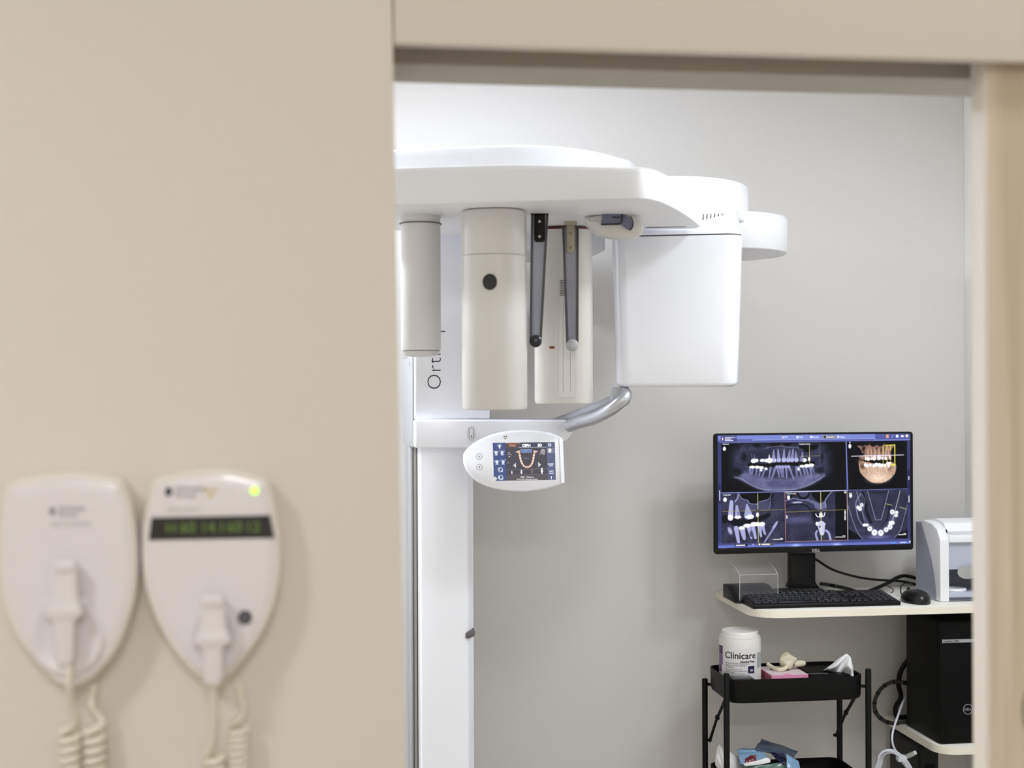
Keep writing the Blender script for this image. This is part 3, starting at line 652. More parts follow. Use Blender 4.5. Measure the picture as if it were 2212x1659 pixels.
# --- temple supports hanging from the slab
def temple(t, topL, topR, ytop, botL, botR, ybot, bm_, bx0, bx1, by0, by1, cap_y):
    o = P(0, 0, 0); f = lambda a, b, d=0: P(a, b, t) + FWD * d
    cxb = (botL + botR) / 2; rb_ = (botR - botL) / 2
    arc = [(cxb + rb_ * math.cos(a), ybot + rb_ * math.sin(a)) for a in [math.pi * k / 12 for k in range(13)]]
    outl_ = [(topL, ytop), (topR, ytop - 1)] + arc
    s_ = build('temple_support', MB().prism([f(a, b) for a, b in outl_], FWD * 0.006), M['smoke'], xr, label='smoked plastic strip')
    for x0_, x1_ in ((topL, botL), (topR - 5.5, botR - 5.5)):
        build('strip_edge', MB().prism([f(x0_, ytop, -.004), f(x0_ + 5.5, ytop, -.004), f(x1_ + 5.5, ybot, -.004), f(x1_, ybot, -.004)], FWD * 0.012), M['smoke_edge'], s_)
    build('hanger', MB().prism([f(bx0, by0, -.003), f(bx1, by0, -.003), f(bx1, by1 - 4, -.003), f(bx1 - 4, by1, -.003), f(bx0 + 4, by1, -.003), f(bx0, by1 - 4, -.003)], FWD * 0.008), bm_, s_, bevel=0.0008)
    cxh = (bx0 + bx1) / 2
    for yy in (by0 + (by1 - by0) * .32, by0 + (by1 - by0) * .82):
        c = f(cxh, yy, -.0032); build('screw', MB().lathe([(3.0 / FOC * t, 0), (2.6 / FOC * t, .0008), (1 / FOC * t, .001)], c, 14, (RC, UC, -FWD)), M['screw'] if bm_ is M['black'] else M['olive'], s_)
    c = f(cxb, cap_y, -.003)
    build('end_cap', MB().lathe([(13.5 / FOC * t, -.006), (13.5 / FOC * t, .001), (10 / FOC * t, .004), (3 / FOC * t, .005)], c, 24, (RC, UC, -FWD)), M['smoke_edge'] if bm_ is M['black'] else M['grey_plastic'], s_)
    c2 = P(cxh, 829, t + .002)
    build('hanger_root', MB().box((c2.x, c2.y, (f(cxh, by0).z + ZS0) / 2), ((bx1 - bx0) / FOC * t * 1.6, 0.02, max(0.004, ZS0 - f(cxh, by0).z + .004))), bm_, s_)
temple(2.72, 1147, 1185, 462, 1143.5, 1170.5, 735, M['black'], 1154, 1177, 458, 523, 737)
temple(2.85, 1214, 1250, 490, 1223, 1249.5, 745, M['tan'], 1224, 1241, 484, 547, 746)
# --- forehead rest
TQ = 2.74
fo = spx([(1266,477),(1280,466),(1320,461),(1362,462),(1379,468),(1389,480),(1391,494),(1386,505),(1374,511),(1345,512.5),(1315,509.5),(1288,499)], 4, True)
ff = [P(a, b, TQ) for a, b in fo]
fin = lambda d, dep: [p + FWD * dep for p in inset(ff, d, -FWD)]
fh = build('forehead_rest', MB().loft([fin(.006, .0), fin(.002, .002), fin(0, .008), fin(0, .055), fin(.006, .065)]), M['cyl'], xr, smooth=50)
def padq(pts, dep, th): return MB().prism([P(a, b, TQ) - FWD * dep for a, b in pts], FWD * th)
pd = build('forehead_pad', padq([(1297,458),(1336,456),(1342,461),(1343,481),(1337,485),(1297,487),(1301,472)], .012, .010), M['smoke'], fh, bevel=.001, label='smoked curved pad')
build('pad_wing', padq([(1343,460),(1352,466),(1362,474),(1366,486),(1360,499),(1350,494),(1340,485)], .010, .008), M['smoke'], pd, bevel=.001)
build('pad_edge', MB().tube([P(a, b, TQ) - FWD * .0125 for a, b in spx([(1298,458),(1334,456.5),(1341,461),(1343,471),(1341,482),(1334,485.5),(1298,486.5)], 5)], .0016, 8), M['smoke_edge'], pd)
build('pad_edge', MB().tube([P(a, b, TQ) - FWD * .011 for a, b in spx([(1360,468),(1366,480),(1365,492),(1359,499)], 5)], .0014, 8), M['smoke_edge'], pd)
build('pad_slot', padq([(1321,470),(1342,470),(1342,473),(1321,473)], .0135, .002), M['dot'], pd)
build('laser_window', padq([(1380.5,484),(1385.5,484),(1385.5,495),(1380.5,495)], -.0015, .003), M['red'], fh, label='dark red window')
# --- patient handle: two bent steel tubes from a bracket under the housing to the control arm
hb = [on_plane(a, b, P(1342, 829, 3.06), FWD) for a, b in ((1327, 836), (1357, 836), (1361, 845), (1362, 868), (1356, 876), (1346, 878), (1337, 868), (1322, 866), (1321, 858))]
build('handle_bracket', MB().prism(hb, FWD * .05), M['grey_plastic'], xr, bevel=.003)
build('handle_tube', MB().tube(spl([P(1230, 920, 3.19), P(1250, 913, 3.15), P(1285, 902.5, 3.10), P(1318, 885, 3.06), P(1340, 868, 3.045), P(1351, 855, 3.05), P(1349, 848, 3.07)], 8), 14 / FOC * 3.08, 20), M['metal'], xr, label='brushed steel handle tube')
build('handle_tube', MB().tube(spl([P(1190, 917, 3.30), P(1225, 904, 3.27), P(1265, 889, 3.22), P(1305, 873, 3.16), P(1328, 861, 3.11), P(1338, 852, 3.09)], 8), 11 / FOC * 3.2, 18), M['metal'], xr, label='rear brushed steel handle tube')

# ================================================================== WALL SHELVES
ZD, YS = 1.031, 3.35
def shelf(name, x0, z, th, r, label):
    pts = [(XR - .002, YB - .002), (x0, YB - .002)] + [(x0 + r - r * math.cos(a), YS + r - r * math.sin(a)) for a in [math.pi / 2 * k / 8 for k in range(9)]] + [(XR - .002, YS)]
    t = thing(name, label, 'shelf', V((x0 + .3, 3.5, z - th)))
    build('top', vpr(pts, z - th, z), M['desk'], t, bevel=.0012)
    p2 = [V((a, b, z - th + .001)) for a, b in pts]
    e = inset(p2, -.0009)
    build('edge_band', MB().loft([e[1:-1] + [e[-1]], setz(e[1:], z - .001)], False, False), M['desk_edge'], t)
    return t
XS = xy(1545, YB, 1285)
shelf('wall_desk', XS, ZD, .0195, .075, 'cream wall-mounted desk shelf carrying the monitor and keyboard')
ZLW = .672; XL = xy(1936, YB - .08, 1573)
shelf('lower_shelf', XL, ZLW, .021, .055, 'cream lower shelf under the desk carrying the black computer tower')

# ================================================================== MONITOR
mo = P(1757, 1064, 3.625)
ma = math.radians(1.2); MX, MY = V((math.cos(ma), math.sin(ma), 0)), V((-math.sin(ma), math.cos(ma), 0)); MAX_ = (MX, MY, ZA)
def mpx(a, b, d=0.0): return on_plane(a, b, mo, MY) - MY * d
mc = lambda a, b: ((mpx(a, b) - mo).dot(MX), (mpx(a, b) - mo).z)
tl, tr2, bl2, br2 = mc(1541, 936), mc(1972, 933), mc(1545, 1197), mc(1974, 1188)
x0, x1 = (tl[0] + bl2[0]) / 2, (tr2[0] + br2[0]) / 2; z1, z0 = (tl[1] + tr2[1]) / 2, (bl2[1] + br2[1]) / 2
mon = thing('computer_monitor', 'black flat monitor showing dental x-rays, standing on the wall desk', 'monitor', V((mo.x, mo.y, ZD)))
mq = lambda x, z, d=0.0: mo + MX * x + ZA * z + MY * d
build('housing', MB().loft([[mq(a, b, d) for a, b in rrect(x0 + i, x1 - i, z0 + i, z1 - i, .008)] for i, d in ((.0012, 0), (0, .0015), (0, .010), (.03, .030), (.06, .042))]), M['black'], mon, smooth=40)
sx0, sx1, sz0, sz1 = x0 + .0095, x1 - .0085, mc(1550, 1184)[1], mc(1549, 941)[1]
cv = Canvas(1549, 938.5, 1968, 1180, 1.6)
BL = (104, 112, 168)
cv.rect(0, 0, 3000, 3000, (48, 50, 84)); cv.rect(0, 938, 3000, 953, (128, 138, 200)); cv.rect(1549, 947, 1624, 953.5, (104, 108, 166)); cv.rect(1626, 949.5, 1888, 953.5, (92, 98, 156)); cv.line(1626, 949.5, 1888, 948.8, .8, (164, 172, 226))
cv.rect(1890, 938, 1975, 951, (92, 98, 158)); cv.rect(1556, 940, 1590, 951.5, (86, 80, 128)); cv.rect(1558.5, 943, 1561, 949, (240, 214, 214))
for k, w_ in enumerate((20, 13, 18)): cv.rect(1564.5, 942.3 + 3.1 * k, 1564.5 + w_, 944.2 + 3.1 * k, (206, 208, 232))
cv.rect(1587, 942, 1589, 944.5, (130, 190, 240)); cv.frame(1684, 940.5, 1834, 947.6, .5, (150, 158, 214)); cv.rect(1773, 940.5, 1803, 947.8, (140, 138, 146))
for x_, c_ in ((1689, (210, 190, 200)), (1720, (236, 236, 246)), (1750, (244, 244, 250)), (1780, (20, 20, 26)), (1809, (244, 244, 250))): cv.ell(x_, 944, 2.2, 2.4, c_)
cv.rect(1914, 940.5, 1919.5, 947.5, (226, 168, 120)); cv.line(1926, 947, 1930, 941, .9, (190, 200, 230)); cv.ell(1938.5, 944, 3, 3.4, (235, 238, 250)); cv.rect(1947, 942, 1953, 946, (235, 238, 250)); cv.ell(1960, 943.6, 3.1, 3.4, (240, 208, 196))
# side rails and bottom bars
cv.rect(1549, 953, 1556.5, 1172, (66, 70, 116)); cv.rect(1550.5, 1043, 1555.5, 1085, (48, 50, 90)); cv.rect(1552.4, 1056, 1554, 1078, (226, 228, 244))
cv.rect(1960, 953, 1970, 1172, (66, 68, 112)); cv.rect(1961, 1018, 1967, 1060, (44, 46, 82)); cv.rect(1963.3, 1032, 1965, 1040, (232, 232, 246)); cv.rect(1961, 1060, 1967, 1102, (56, 58, 104)); cv.rect(1963.3, 1074, 1965, 1089, (236, 236, 248))
cv.rect(1549, 1168, 1970, 1175, (80, 84, 134)); cv.rect(1549, 1174, 1970, 1183, (110, 120, 188)); cv.rect(1585, 1171.5, 1612, 1177, (40, 42, 74)); cv.rect(1587, 1173.2, 1607, 1175.8, (228, 228, 240)); cv.rect(1633, 1170.8, 1669, 1176.4, (96, 92, 92)); cv.rect(1642, 1172.4, 1660, 1175, (226, 224, 222)); cv.ell(1637.5, 1173.6, 2, 2, (240, 240, 240)); cv.ell(1624, 1174, 2, 2, (170, 160, 214))
for x_ in (1716, 1805): cv.glow(x_, 1178, 9, 4, (60, 66, 50), 1.0)
cv.rect(1558, 1179, 1562, 1182, (244, 244, 250)); cv.rect(1563, 1179.4, 1571, 1181.6, (200, 204, 232)); cv.rect(1944, 1175, 1958, 1177.5, (186, 198, 240)); cv.ell(1926, 1176, 1.6, 1.8, (90, 170, 240)); cv.ell(1932, 1176, 1.6, 1.8, (90, 170, 240)); cv.ell(1966, 1175, 1.6, 2, (250, 250, 252))
# ---- panoramic view
s = 300 / 2212.0; q = lambda pts: [(1540 + a * s, 930 + b * s) for a, b in pts]
cv.rect(1557, 955.5, 1825, 1060, (8, 8, 14)); cv.mask(1557, 955.5, 1825, 1060)
jaw = q(spx([(300,330),(380,250),(480,190),(900,190),(1350,190),(1700,200),(1790,290),(1850,400),(1850,560),(1830,690),(1660,790),(1500,870),(1300,930),(1100,945),(850,945),(700,900),(560,830),(420,745),(300,710),(285,540)], 4, True))
cv.poly(jaw, (74, 76, 106), 0.75, 22)
cv.poly(q(spx([(460,640),(640,690),(840,740),(1100,760),(1300,740),(1560,680),(1760,690),(1640,800),(1480,880),(1300,932),(1100,946),(850,946),(700,900),(560,832),(400,745)], 4, True)), (126, 128, 166), 0.75, 10)
cv.path(q(spx([(340,725),(440,755),(560,832),(700,900),(850,935),(1100,938),(1300,925),(1480,873),(1640,795),(1760,720)], 4)), 3.2, (176, 178, 212), 0.6, 3)
cv.poly(q(spx([(870,800),(1280,790),(1310,850),(1260,890),(1080,895),(890,890),(850,850)], 4, True)), (82, 84, 118), 0.7, 6)
cv.poly(q([(600,190),(750,190),(740,240),(690,260),(620,235)]), (14, 14, 20), .8, 3); cv.poly(q(spx([(890,190),(1040,190),(1040,235),(970,250),(910,235)], 3, True)), (12, 12, 18), .95, 2); cv.poly(q(spx([(1110,190),(1240,190),(1220,225),(1170,245),(1110,230)], 3, True)), (12, 12, 18), .95, 2)
cv.path(q(spx([(820,275),(900,255),(1060,240),(1090,240),(1160,258),(1340,260)], 4)), 1.6, (136, 138, 168), .7, 1.6)
cv.path(q(spx([(430,330),(460,240),(520,205)], 4)), 1.2, (110, 112, 140), .6, 1.6)
cv.poly(q([(420,420),(520,330),(700,310),(900,330),(900,430),(600,430),(560,540),(450,480)]), (40, 42, 58), .55, 8)
for cx_, cy_, rx_, ry_ in ((480, 400, 40, 60), (380, 640, 80, 50), (1720, 420, 25, 60), (1690, 640, 60, 50)): cv.ell(1540 + cx_ * s, 930 + cy_ * s, rx_ * s, ry_ * s, (14, 14, 22), .7, 6)
cv.poly(q(spx([(560,500),(800,520),(1000,505),(1200,500),(1500,490),(1600,500),(1590,540),(1400,560),(1100,550),(950,570),(800,590),(570,560)], 4, True)), (10, 10, 16), .95, 2)
def tooth(x0_, y0_, x1_, y1_, w0, w1, col=(150, 152, 190), a=.92): cv.line(1540 + x0_ * s, 930 + y0_ * s, 1540 + x1_ * s, 930 + y1_ * s, w0 * s, col, a, w1 * s, 1.4)
for x_, tx, ty in ((950, 950, 300), (1030, 1020, 290), (1110, 1115, 290), (1180, 1210, 305), (1240, 1260, 290), (1310, 1300, 330)):
    tooth(tx, ty, x_, 470, 14, 66); cv.ell(1540 + x_ * s, 930 + 462 * s, 36 * s, 34 * s, (176, 178, 214), .9)
for x_, tx, ty in ((1010, 1040, 740), (1050, 1080, 735), (1090, 1105, 735), (1150, 1155, 750), (1200, 1265, 765), (975, 915, 765), (900, 875, 745), (820, 760, 735), (740, 720, 710), (680, 670, 700), (620, 600, 690), (575, 570, 680), (1310, 1320, 730), (1350, 1390, 720), (1420, 1445, 700), (1460, 1495, 700), (1530, 1545, 690), (1560, 1585, 660)):
    tooth(x_, 585, tx, ty, 40, 18, (138, 140, 180), .85)
for x_ in (1000, 1045, 1090, 1140, 1185): cv.ell(1540 + x_ * s, 930 + 570 * s, 24 * s, 28 * s, (160, 162, 202), .9)
for x_, y_, rx_, ry_ in ((630, 470, 40, 36), (675, 465, 34, 28), (770, 465, 40, 25), (830, 468, 30, 28), (885, 468, 45, 42), (610, 568, 46, 22), (690, 570, 40, 24), (755, 580, 38, 24), (750, 620, 20, 20), (830, 600, 22, 20), (1400, 566, 40, 22), (1480, 560, 50, 28), (1550, 552, 42, 28), (1345, 610, 18, 26), (1440, 470, 36, 30), (1515, 455, 18, 34), (980, 470, 7, 22)):
    cv.ell(1540 + x_ * s, 930 + y_ * s, rx_ * s, ry_ * s, (250, 250, 255), 1, 1.3)
cv.line(1540 + 880 * s, 930 + 430 * s, 1540 + 880 * s, 930 + 375 * s, 4, (230, 230, 246), .8, 1.5)
for x_ in (610, 650): tooth(x_, 440, x_ - 10, 365, 22, 12, (120, 122, 156), .7)
tooth(1395, 465, 1410, 350, 60, 22, (150, 152, 188), .8)
cv.poly(q([(1355,232),(1660,232),(1650,290),(1560,310),(1500,345),(1455,340),(1420,290),(1355,270)]), (8, 8, 14), .95, 2)
cv.frame(1540 + 1350 * s, 930 + 190 * s, 1540 + 1690 * s, 930 + 578 * s, .5, (150, 150, 176), .7)
cv.im += (cv.noise(20, 2.2) + cv.noise(16, 9))[..., None] * (cv.im > 26) * cv.msk[..., None]
cv.line(1540 + 1520 * s, 930 + 235 * s, 1540 + 1520 * s, 930 + 530 * s, .8, (214, 206, 128)); cv.line(1540 + 1350 * s, 930 + 408 * s, 1540 + 1690 * s, 930 + 402 * s, .7, (196, 184, 110), .8)
cv.ell(1563.4, 967, 3.2, 4.8, (222, 222, 240))
cv.unmask()
# ---- skull view
cv.rect(1827.5, 954.5, 1960, 1059.5, (8, 8, 14)); cv.mask(1827.5, 954.5, 1960, 1059.5); s2 = 180 / 2133.0; q = lambda pts: [(1810 + a * s2, 930 + b * s2) for a, b in pts]; E = lambda x_, y_, rx_, ry_, c_, a_=1, so_=1: cv.ell(1810 + x_ * s2, 930 + y_ * s2, rx_ * s2, ry_ * s2, c_, a_, so_)
cv.poly(q(spx([(480,420),(540,395),(620,420),(680,390),(760,400),(800,355),(830,400),(910,430),(985,385),(1060,425),(1140,400),(1180,350),(1220,390),(1440,400),(1370,520),(1360,640),(1360,770),(1100,770),(700,780),(520,710),(640,650),(660,560),(620,610),(560,480)], 3, True)), (150, 122, 106), 1, 2.5)
cv.poly(q([(600,440),(700,420),(690,470),(650,560),(610,540)]), (30, 24, 24), .85, 3)
E(985, 480, 30, 40, (86, 60, 58), .9, 3); E(1105, 530, 30, 70, (84, 54, 52), .9, 3); E(880, 540, 18, 60, (96, 70, 64), .8, 3); E(1190, 520, 16, 60, (84, 58, 54), .8, 3)
for x_ in (760, 850, 935, 1050, 1150, 1220, 1300): cv.line(1810 + x_ * s2, 930 + 490 * s2, 1810 + x_ * s2, 930 + 680 * s2, 2.2, (196, 168, 146), .75, 4.5, 2)
cv.poly(q(spx([(520,770),(640,800),(900,850),(1100,860),(1350,830),(1480,900),(1490,1020),(1460,1130),(1390,1220),(1270,1310),(1130,1365),(960,1372),(830,1340),(700,1250),(580,1130),(530,1010)], 4, True)), (188, 160, 140), 1, 2)
E(1020, 1240, 260, 120, (236, 216, 198), .75, 12); E(620, 930, 60, 70, (84, 60, 56), .85, 6); E(1330, 1000, 50, 60, (126, 98, 90), .7, 6); E(540, 800, 60, 50, (110, 84, 80), .7, 5)
for x_ in (760, 840, 900, 975, 1050, 1110, 1190, 1260): cv.line(1810 + x_ * s2, 930 + 900 * s2, 1810 + (x_ + (1000 - x_) * .08) * s2, 930 + 1110 * s2, 4.4, (222, 198, 178), .7, 1.6, 2)
cv.poly(q(spx([(680,790),(830,780),(960,790),(1170,800),(1340,770),(1350,800),(1220,870),(1100,880),(1000,850),(880,860),(790,830),(680,820)], 3, True)), (8, 6, 8), 1, 1.5)
for x_, y_, rx_, ry_ in ((700, 730, 22, 50), (765, 745, 45, 52), (850, 735, 26, 36), (920, 730, 45, 60), (1045, 715, 50, 66), (1135, 730, 30, 40), (1220, 735, 38, 45), (1330, 710, 22, 50), (690, 900, 40, 50), (740, 925, 32, 40), (820, 905, 30, 40), (910, 925, 36, 45), (980, 895, 50, 50), (1060, 905, 42, 52), (1130, 910, 32, 45), (1200, 920, 32, 45), (1270, 860, 40, 36), (1330, 860, 34, 36), (1300, 930, 28, 45)): E(x_, y_, rx_, ry_, (250, 246, 246), 1, 1.3)
cv.im += cv.noise(26, 2.4)[..., None] * (cv.im > 60) * cv.msk[..., None]
cv.line(1810 + 330 * s2, 930 + 670 * s2, 1810 + 1690 * s2, 930 + 652 * s2, 1.8, (226, 220, 240), .9)
YE = (226, 222, 92)
cv.line(1810 + 1210 * s2, 930 + 398 * s2, 1810 + 1465 * s2, 930 + 390 * s2, 1.8, YE); cv.line(1810 + 1460 * s2, 930 + 390 * s2, 1810 + 1460 * s2, 930 + 900 * s2, 2, YE); cv.line(1810 + 1350 * s2, 930 + 910 * s2, 1810 + 1470 * s2, 930 + 905 * s2, 2.2, YE)
for x_, a_, b_ in ((1255, 390, 520), (1345, 400, 530), (1155, 440, 600), (1155, 780, 870), (1255, 750, 840), (1345, 760, 800)): cv.line(1810 + x_ * s2, 930 + a_ * s2, 1810 + x_ * s2, 930 + b_ * s2, 1.4, YE, .85)
E(287, 410, 38, 60, (222, 222, 240)); E(287, 315, 22, 18, (180, 180, 210))
cv.unmask()
# ---- longitudinal slice
s3 = 240 / 2212.0; q = lambda pts: [(1540 + a * s3, 1055 + b * s3) for a, b in pts]; E = lambda x_, y_, rx_, ry_, c_, a_=1, so_=1, r_=0: cv.ell(1540 + x_ * s3, 1055 + y_ * s3, rx_ * s3, ry_ * s3, c_, a_, so_, r_)
Lq = lambda x_, y_, X_, Y_, w_, c_, a_=1, w2=None, so_=1: cv.line(1540 + x_ * s3, 1055 + y_ * s3, 1540 + X_ * s3, 1055 + Y_ * s3, w_ * s3, c_, a_, None if w2 is None else w2 * s3, so_)
cv.rect(1557, 1063, 1692, 1170, (58, 58, 82)); cv.mask(1557, 1063, 1692, 1170)
cv.im += (cv.noise(22, 2.2) + cv.noise(26, 14))[..., None] * cv.msk[..., None]
cv.poly(q(spx([(520,85),(1140,85),(1110,180),(1000,220),(880,250),(800,300),(720,280),(680,215),(590,210),(540,150)], 3, True)), (8, 8, 14), 1, 1.5)
cv.poly(q(spx([(490,90),(520,170),(680,225),(720,290),(860,290),(880,260),(1080,220),(1110,380),(880,420),(560,430),(440,330),(300,300),(420,230)], 3, True)), (92, 92, 122), .6, 3)
cv.path(q(spx([(490,85),(470,170),(420,235)], 4)), 3, (170, 172, 206), .8, 2); cv.path(q(spx([(500,90),(560,180),(670,215),(710,280),(860,295)], 4)), 1.3, (166, 168, 202), .9, 1.2); cv.path(q(spx([(890,245),(1000,225),(1090,190),(1140,90)], 4)), 1.2, (150, 152, 184), .9, 1.2); cv.path(q(spx([(1120,190),(1110,340),(1080,400)], 4)), 1.2, (140, 142, 176), .8, 1.2)
cv.poly(q(spx([(180,500),(420,570),(640,590),(840,560),(1100,470),(1080,560),(860,640),(600,690),(420,720),(300,640),(180,650)], 3, True)), (14, 14, 22), .9, 4)
Lq(350, 240, 330, 560, 70, (170, 172, 208), 1, 110); E(330, 545, 52, 55, (232, 232, 248)); Lq(455, 330, 470, 530, 50, (160, 162, 200), 1, 110); E(475, 545, 70, 28, (236, 236, 250)); Lq(655, 300, 680, 510, 30, (160, 162, 200), 1, 170); E(720, 540, 70, 45, (252, 252, 255)); E(655, 545, 40, 16, (240, 240, 250)); E(862, 505, 30, 45, (252, 252, 255)); E(480, 470, 10, 35, (90, 92, 122))
for x_, y_, X_, Y_, w_, w2 in ((440, 760, 490, 1060, 90, 56), (560, 780, 600, 970, 110, 60), (690, 760, 740, 960, 80, 44), (770, 740, 820, 960, 80, 50), (900, 730, 930, 930, 80, 40), (960, 720, 1010, 890, 70, 36)): Lq(x_, y_, X_, Y_, w_, (166, 168, 206), 1, w2)
E(320, 810, 38, 80, (180, 182, 214), .9, 3, -.4)
for x_, y_, rx_, ry_ in ((550, 760, 60, 34), (660, 715, 78, 38), (790, 690, 66, 44), (860, 690, 60, 42), (955, 690, 55, 42)): E(x_, y_, rx_, ry_, (252, 252, 255))
Lq(1240, 680, 1000, 1050, 46, (150, 152, 188), .95, 30, 2); Lq(1250, 650, 1180, 760, 30, (168, 170, 204), .9, 50, 2); E(740, 880, 34, 60, (70, 72, 100), .9, 2); E(1070, 790, 60, 60, (46, 46, 66), .6, 4)
Lq(1175, 1000, 1360, 1000, 14, (236, 236, 244)); Lq(1310, 980, 1360, 985, 12, (230, 230, 240)); E(225, 195, 35, 45, (240, 240, 250))
Lq(868, 85, 878, 1060, 10, (226, 220, 150)); Lq(170, 430, 1390, 410, 8, (176, 162, 92), .9); E(870, 420, 16, 16, (40, 40, 40), .9)
cv.unmask()
# ---- cross section
s4 = 250 / 2212.0; q = lambda pts: [(1740 + a * s4, 1055 + b * s4) for a, b in pts]; E = lambda x_, y_, rx_, ry_, c_, a_=1, so_=1, r_=0: cv.ell(1740 + x_ * s4, 1055 + y_ * s4, rx_ * s4, ry_ * s4, c_, a_, so_, r_)
Lq = lambda x_, y_, X_, Y_, w_, c_, a_=1, w2=None, so_=1: cv.line(1740 + x_ * s4, 1055 + y_ * s4, 1740 + X_ * s4, 1055 + Y_ * s4, w_ * s4, c_, a_, None if w2 is None else w2 * s4, so_)
cv.rect(1693, 1062, 1828, 1168.5, (8, 8, 14)); cv.rect(1693, 1062, 1802, 1168.5, (56, 56, 80)); cv.mask(1693, 1062, 1802, 1168.5)
cv.im += (cv.noise(16, 2.2) + cv.noise(20, 16))[..., None] * cv.msk[..., None]
cv.glow(1720, 1122, 30, 8, (44, 44, 56), 1.0)
cv.ell(1733, 1060, 15, 18, (16, 16, 24), 1, 1.2); cv.ell(1733, 1058, 12, 16, (72, 74, 102), 1, 1.2); cv.ell(1694, 1062, 18, 18, (16, 16, 24), .9, 1.5); cv.ell(1694, 1060, 14, 15, (66, 68, 94), 1, 1.5)
cv.path(spx([(1693, 1081), (1705, 1078), (1713, 1076), (1722, 1079), (1735, 1080), (1745, 1078)], 4), 2, (140, 142, 176), .9, 1.6); cv.ell(1719, 1085, 11, 2.3, (190, 192, 222), .9, 1.6)
cv.path(spx([(1694, 1094), (1705, 1090), (1722, 1088), (1738, 1092), (1750, 1104), (1756, 1116)], 4), 3, (26, 26, 38), .9, 2.5)
cv.poly(q(spx([(110,70),(480,70),(400,150),(340,240),(270,275),(190,240),(120,160)], 3, True)), (8, 8, 14), 1, 1.5)
cv.poly(q(spx([(-20,230),(60,220),(140,240),(250,290),(340,250),(370,340),(360,400),(200,410),(150,370),(130,300)], 3, True)), (118, 120, 154), .85, 3)
cv.path(q(spx([(480,70),(400,160),(350,250),(370,350)], 4)), 2, (160, 162, 196), .9, 1.5)
E(160, 520, 60, 120, (24, 24, 34), .7, 6); E(440, 480, 80, 80, (36, 36, 50), .6, 8)
E(270, 510, 32, 48, (254, 254, 255)); cv.path(q(spx([(170,490),(200,540),(270,550),(330,530),(345,470)], 4)), 1.8, (246, 246, 252), 1, 1); E(265, 690, 92, 42, (252, 252, 255)); Lq(275, 700, 290, 860, 150, (190, 192, 222), 1, 90); E(195, 670, 28, 30, (252, 252, 255)); E(250, 735, 20, 22, (110, 112, 146))
cv.path(q(spx([(190,820),(170,880),(200,990)], 4)), 4.2, (166, 168, 206), .95, 1.6); cv.path(q(spx([(360,810),(420,860),(450,980)], 4)), 5, (170, 172, 208), .95, 1.6)
cv.unmask()
Lq(555, 942, 735, 942, 14, (236, 236, 244)); Lq(690, 918, 735, 920, 12, (230, 230, 240)); Lq(736, 440, 736, 510, 22, (240, 240, 248)); Lq(736, 535, 736, 610, 22, (240, 240, 248)); E(738, 85, 18, 20, (240, 240, 250)); cv.rect(1695.5, 1112, 1698, 1119, (240, 240, 248)); cv.ell(1700.5, 1074, 3.2, 4.8, (240, 240, 250))
Lq(266, 70, 278, 1000, 11, (226, 220, 150)); Lq(-400, 445, 770, 415, 8, (180, 168, 96), .9); E(268, 425, 16, 16, (40, 40, 40), .9)
cv.line(1692.5, 1062, 1827.5, 1060.5, 1.6, (238, 224, 218)); cv.line(1692.5, 1062, 1694, 1169, .9, (200, 150, 130)); cv.line(1694, 1169, 1829, 1168, .8, (190, 146, 128)); cv.line(1827.5, 1060, 1829, 1168, 1, (226, 206, 196))
# ---- axial slice
cv.rect(1830, 1061, 1961, 1167, (58, 58, 82)); cv.mask(1830, 1061, 1961, 1167)
cv.im += (cv.noise(16, 2.2) + cv.noise(20, 14))[..., None] * cv.msk[..., None]
cv.poly(q([(780,780),(950,880),(1060,980),(1080,1010),(780,1010)]), (8, 8, 14), .95, 3); cv.poly(q([(1960,820),(1800,880),(1690,990),(1960,1010)]), (8, 8, 14), .95, 3); cv.glow(1740 + 1380 * s4, 1055 + 960 * s4, 30, 5, (60, 60, 80), 1)
cv.path(q(spx([(1080,100),(1140,300),(1150,450),(1240,680)], 4)), 5, (20, 20, 30), .9, 3); cv.path(q(spx([(1600,380),(1570,560),(1540,650)], 4)), 4, (26, 26, 38), .8, 4); cv.poly(q([(1200,80),(1570,80),(1560,120),(1400,130),(1220,110)]), (38, 38, 56), .8, 4)
cv.path(q(spx([(1040,120),(970,230),(945,340),(990,580),(1060,700)], 4)), 2, (150, 152, 188), .9, 1.5); cv.path(q(spx([(1060,120),(1120,230),(1120,300),(1080,450),(1110,560),(1180,690)], 4)), 1.8, (126, 128, 162), .8, 1.6)
cv.path(q(spx([(1230,760),(1320,850),(1430,860),(1540,790),(1620,700),(1680,560)], 4)), 10, (120, 122, 158), .55, 8)
for x_, y_, rx_, ry_ in ((1060, 335, 36, 40), (990, 380, 36, 36), (1025, 410, 40, 40), (1110, 722, 40, 30), (1160, 722, 36, 30), (1215, 795, 48, 50), (1305, 870, 56, 60), (1430, 880, 56, 60), (1535, 820, 46, 50), (1610, 765, 48, 56), (1660, 690, 40, 42), (1615, 690, 34, 36), (1655, 480, 46, 48), (1740, 490, 34, 34), (1730, 550, 38, 32)): E(x_, y_, rx_, ry_, (236, 236, 250), .97, 2.2)
for x_, y_ in ((1218, 795), (1305, 862), (1430, 870), (1540, 820), (1612, 768), (1655, 480), (1062, 335)): E(x_, y_, 11, 12, (120, 122, 156), .9, 1)
WL = (196, 198, 220)
cv.path(q([(1175,70),(1330,628),(1440,628),(1585,70)]), .8, WL, .9); cv.path(q(spx([(780,280),(900,680),(1000,900),(1080,990)], 5)), .8, WL, .8); cv.path(q(spx([(1950,350),(1870,650),(1800,860),(1690,985)], 5)), .8, WL, .8); cv.path(q([(960,80),(1130,700)]), .8, WL, .8); cv.path(q([(1810,70),(1660,650)]), .9, (226, 226, 214), .95)
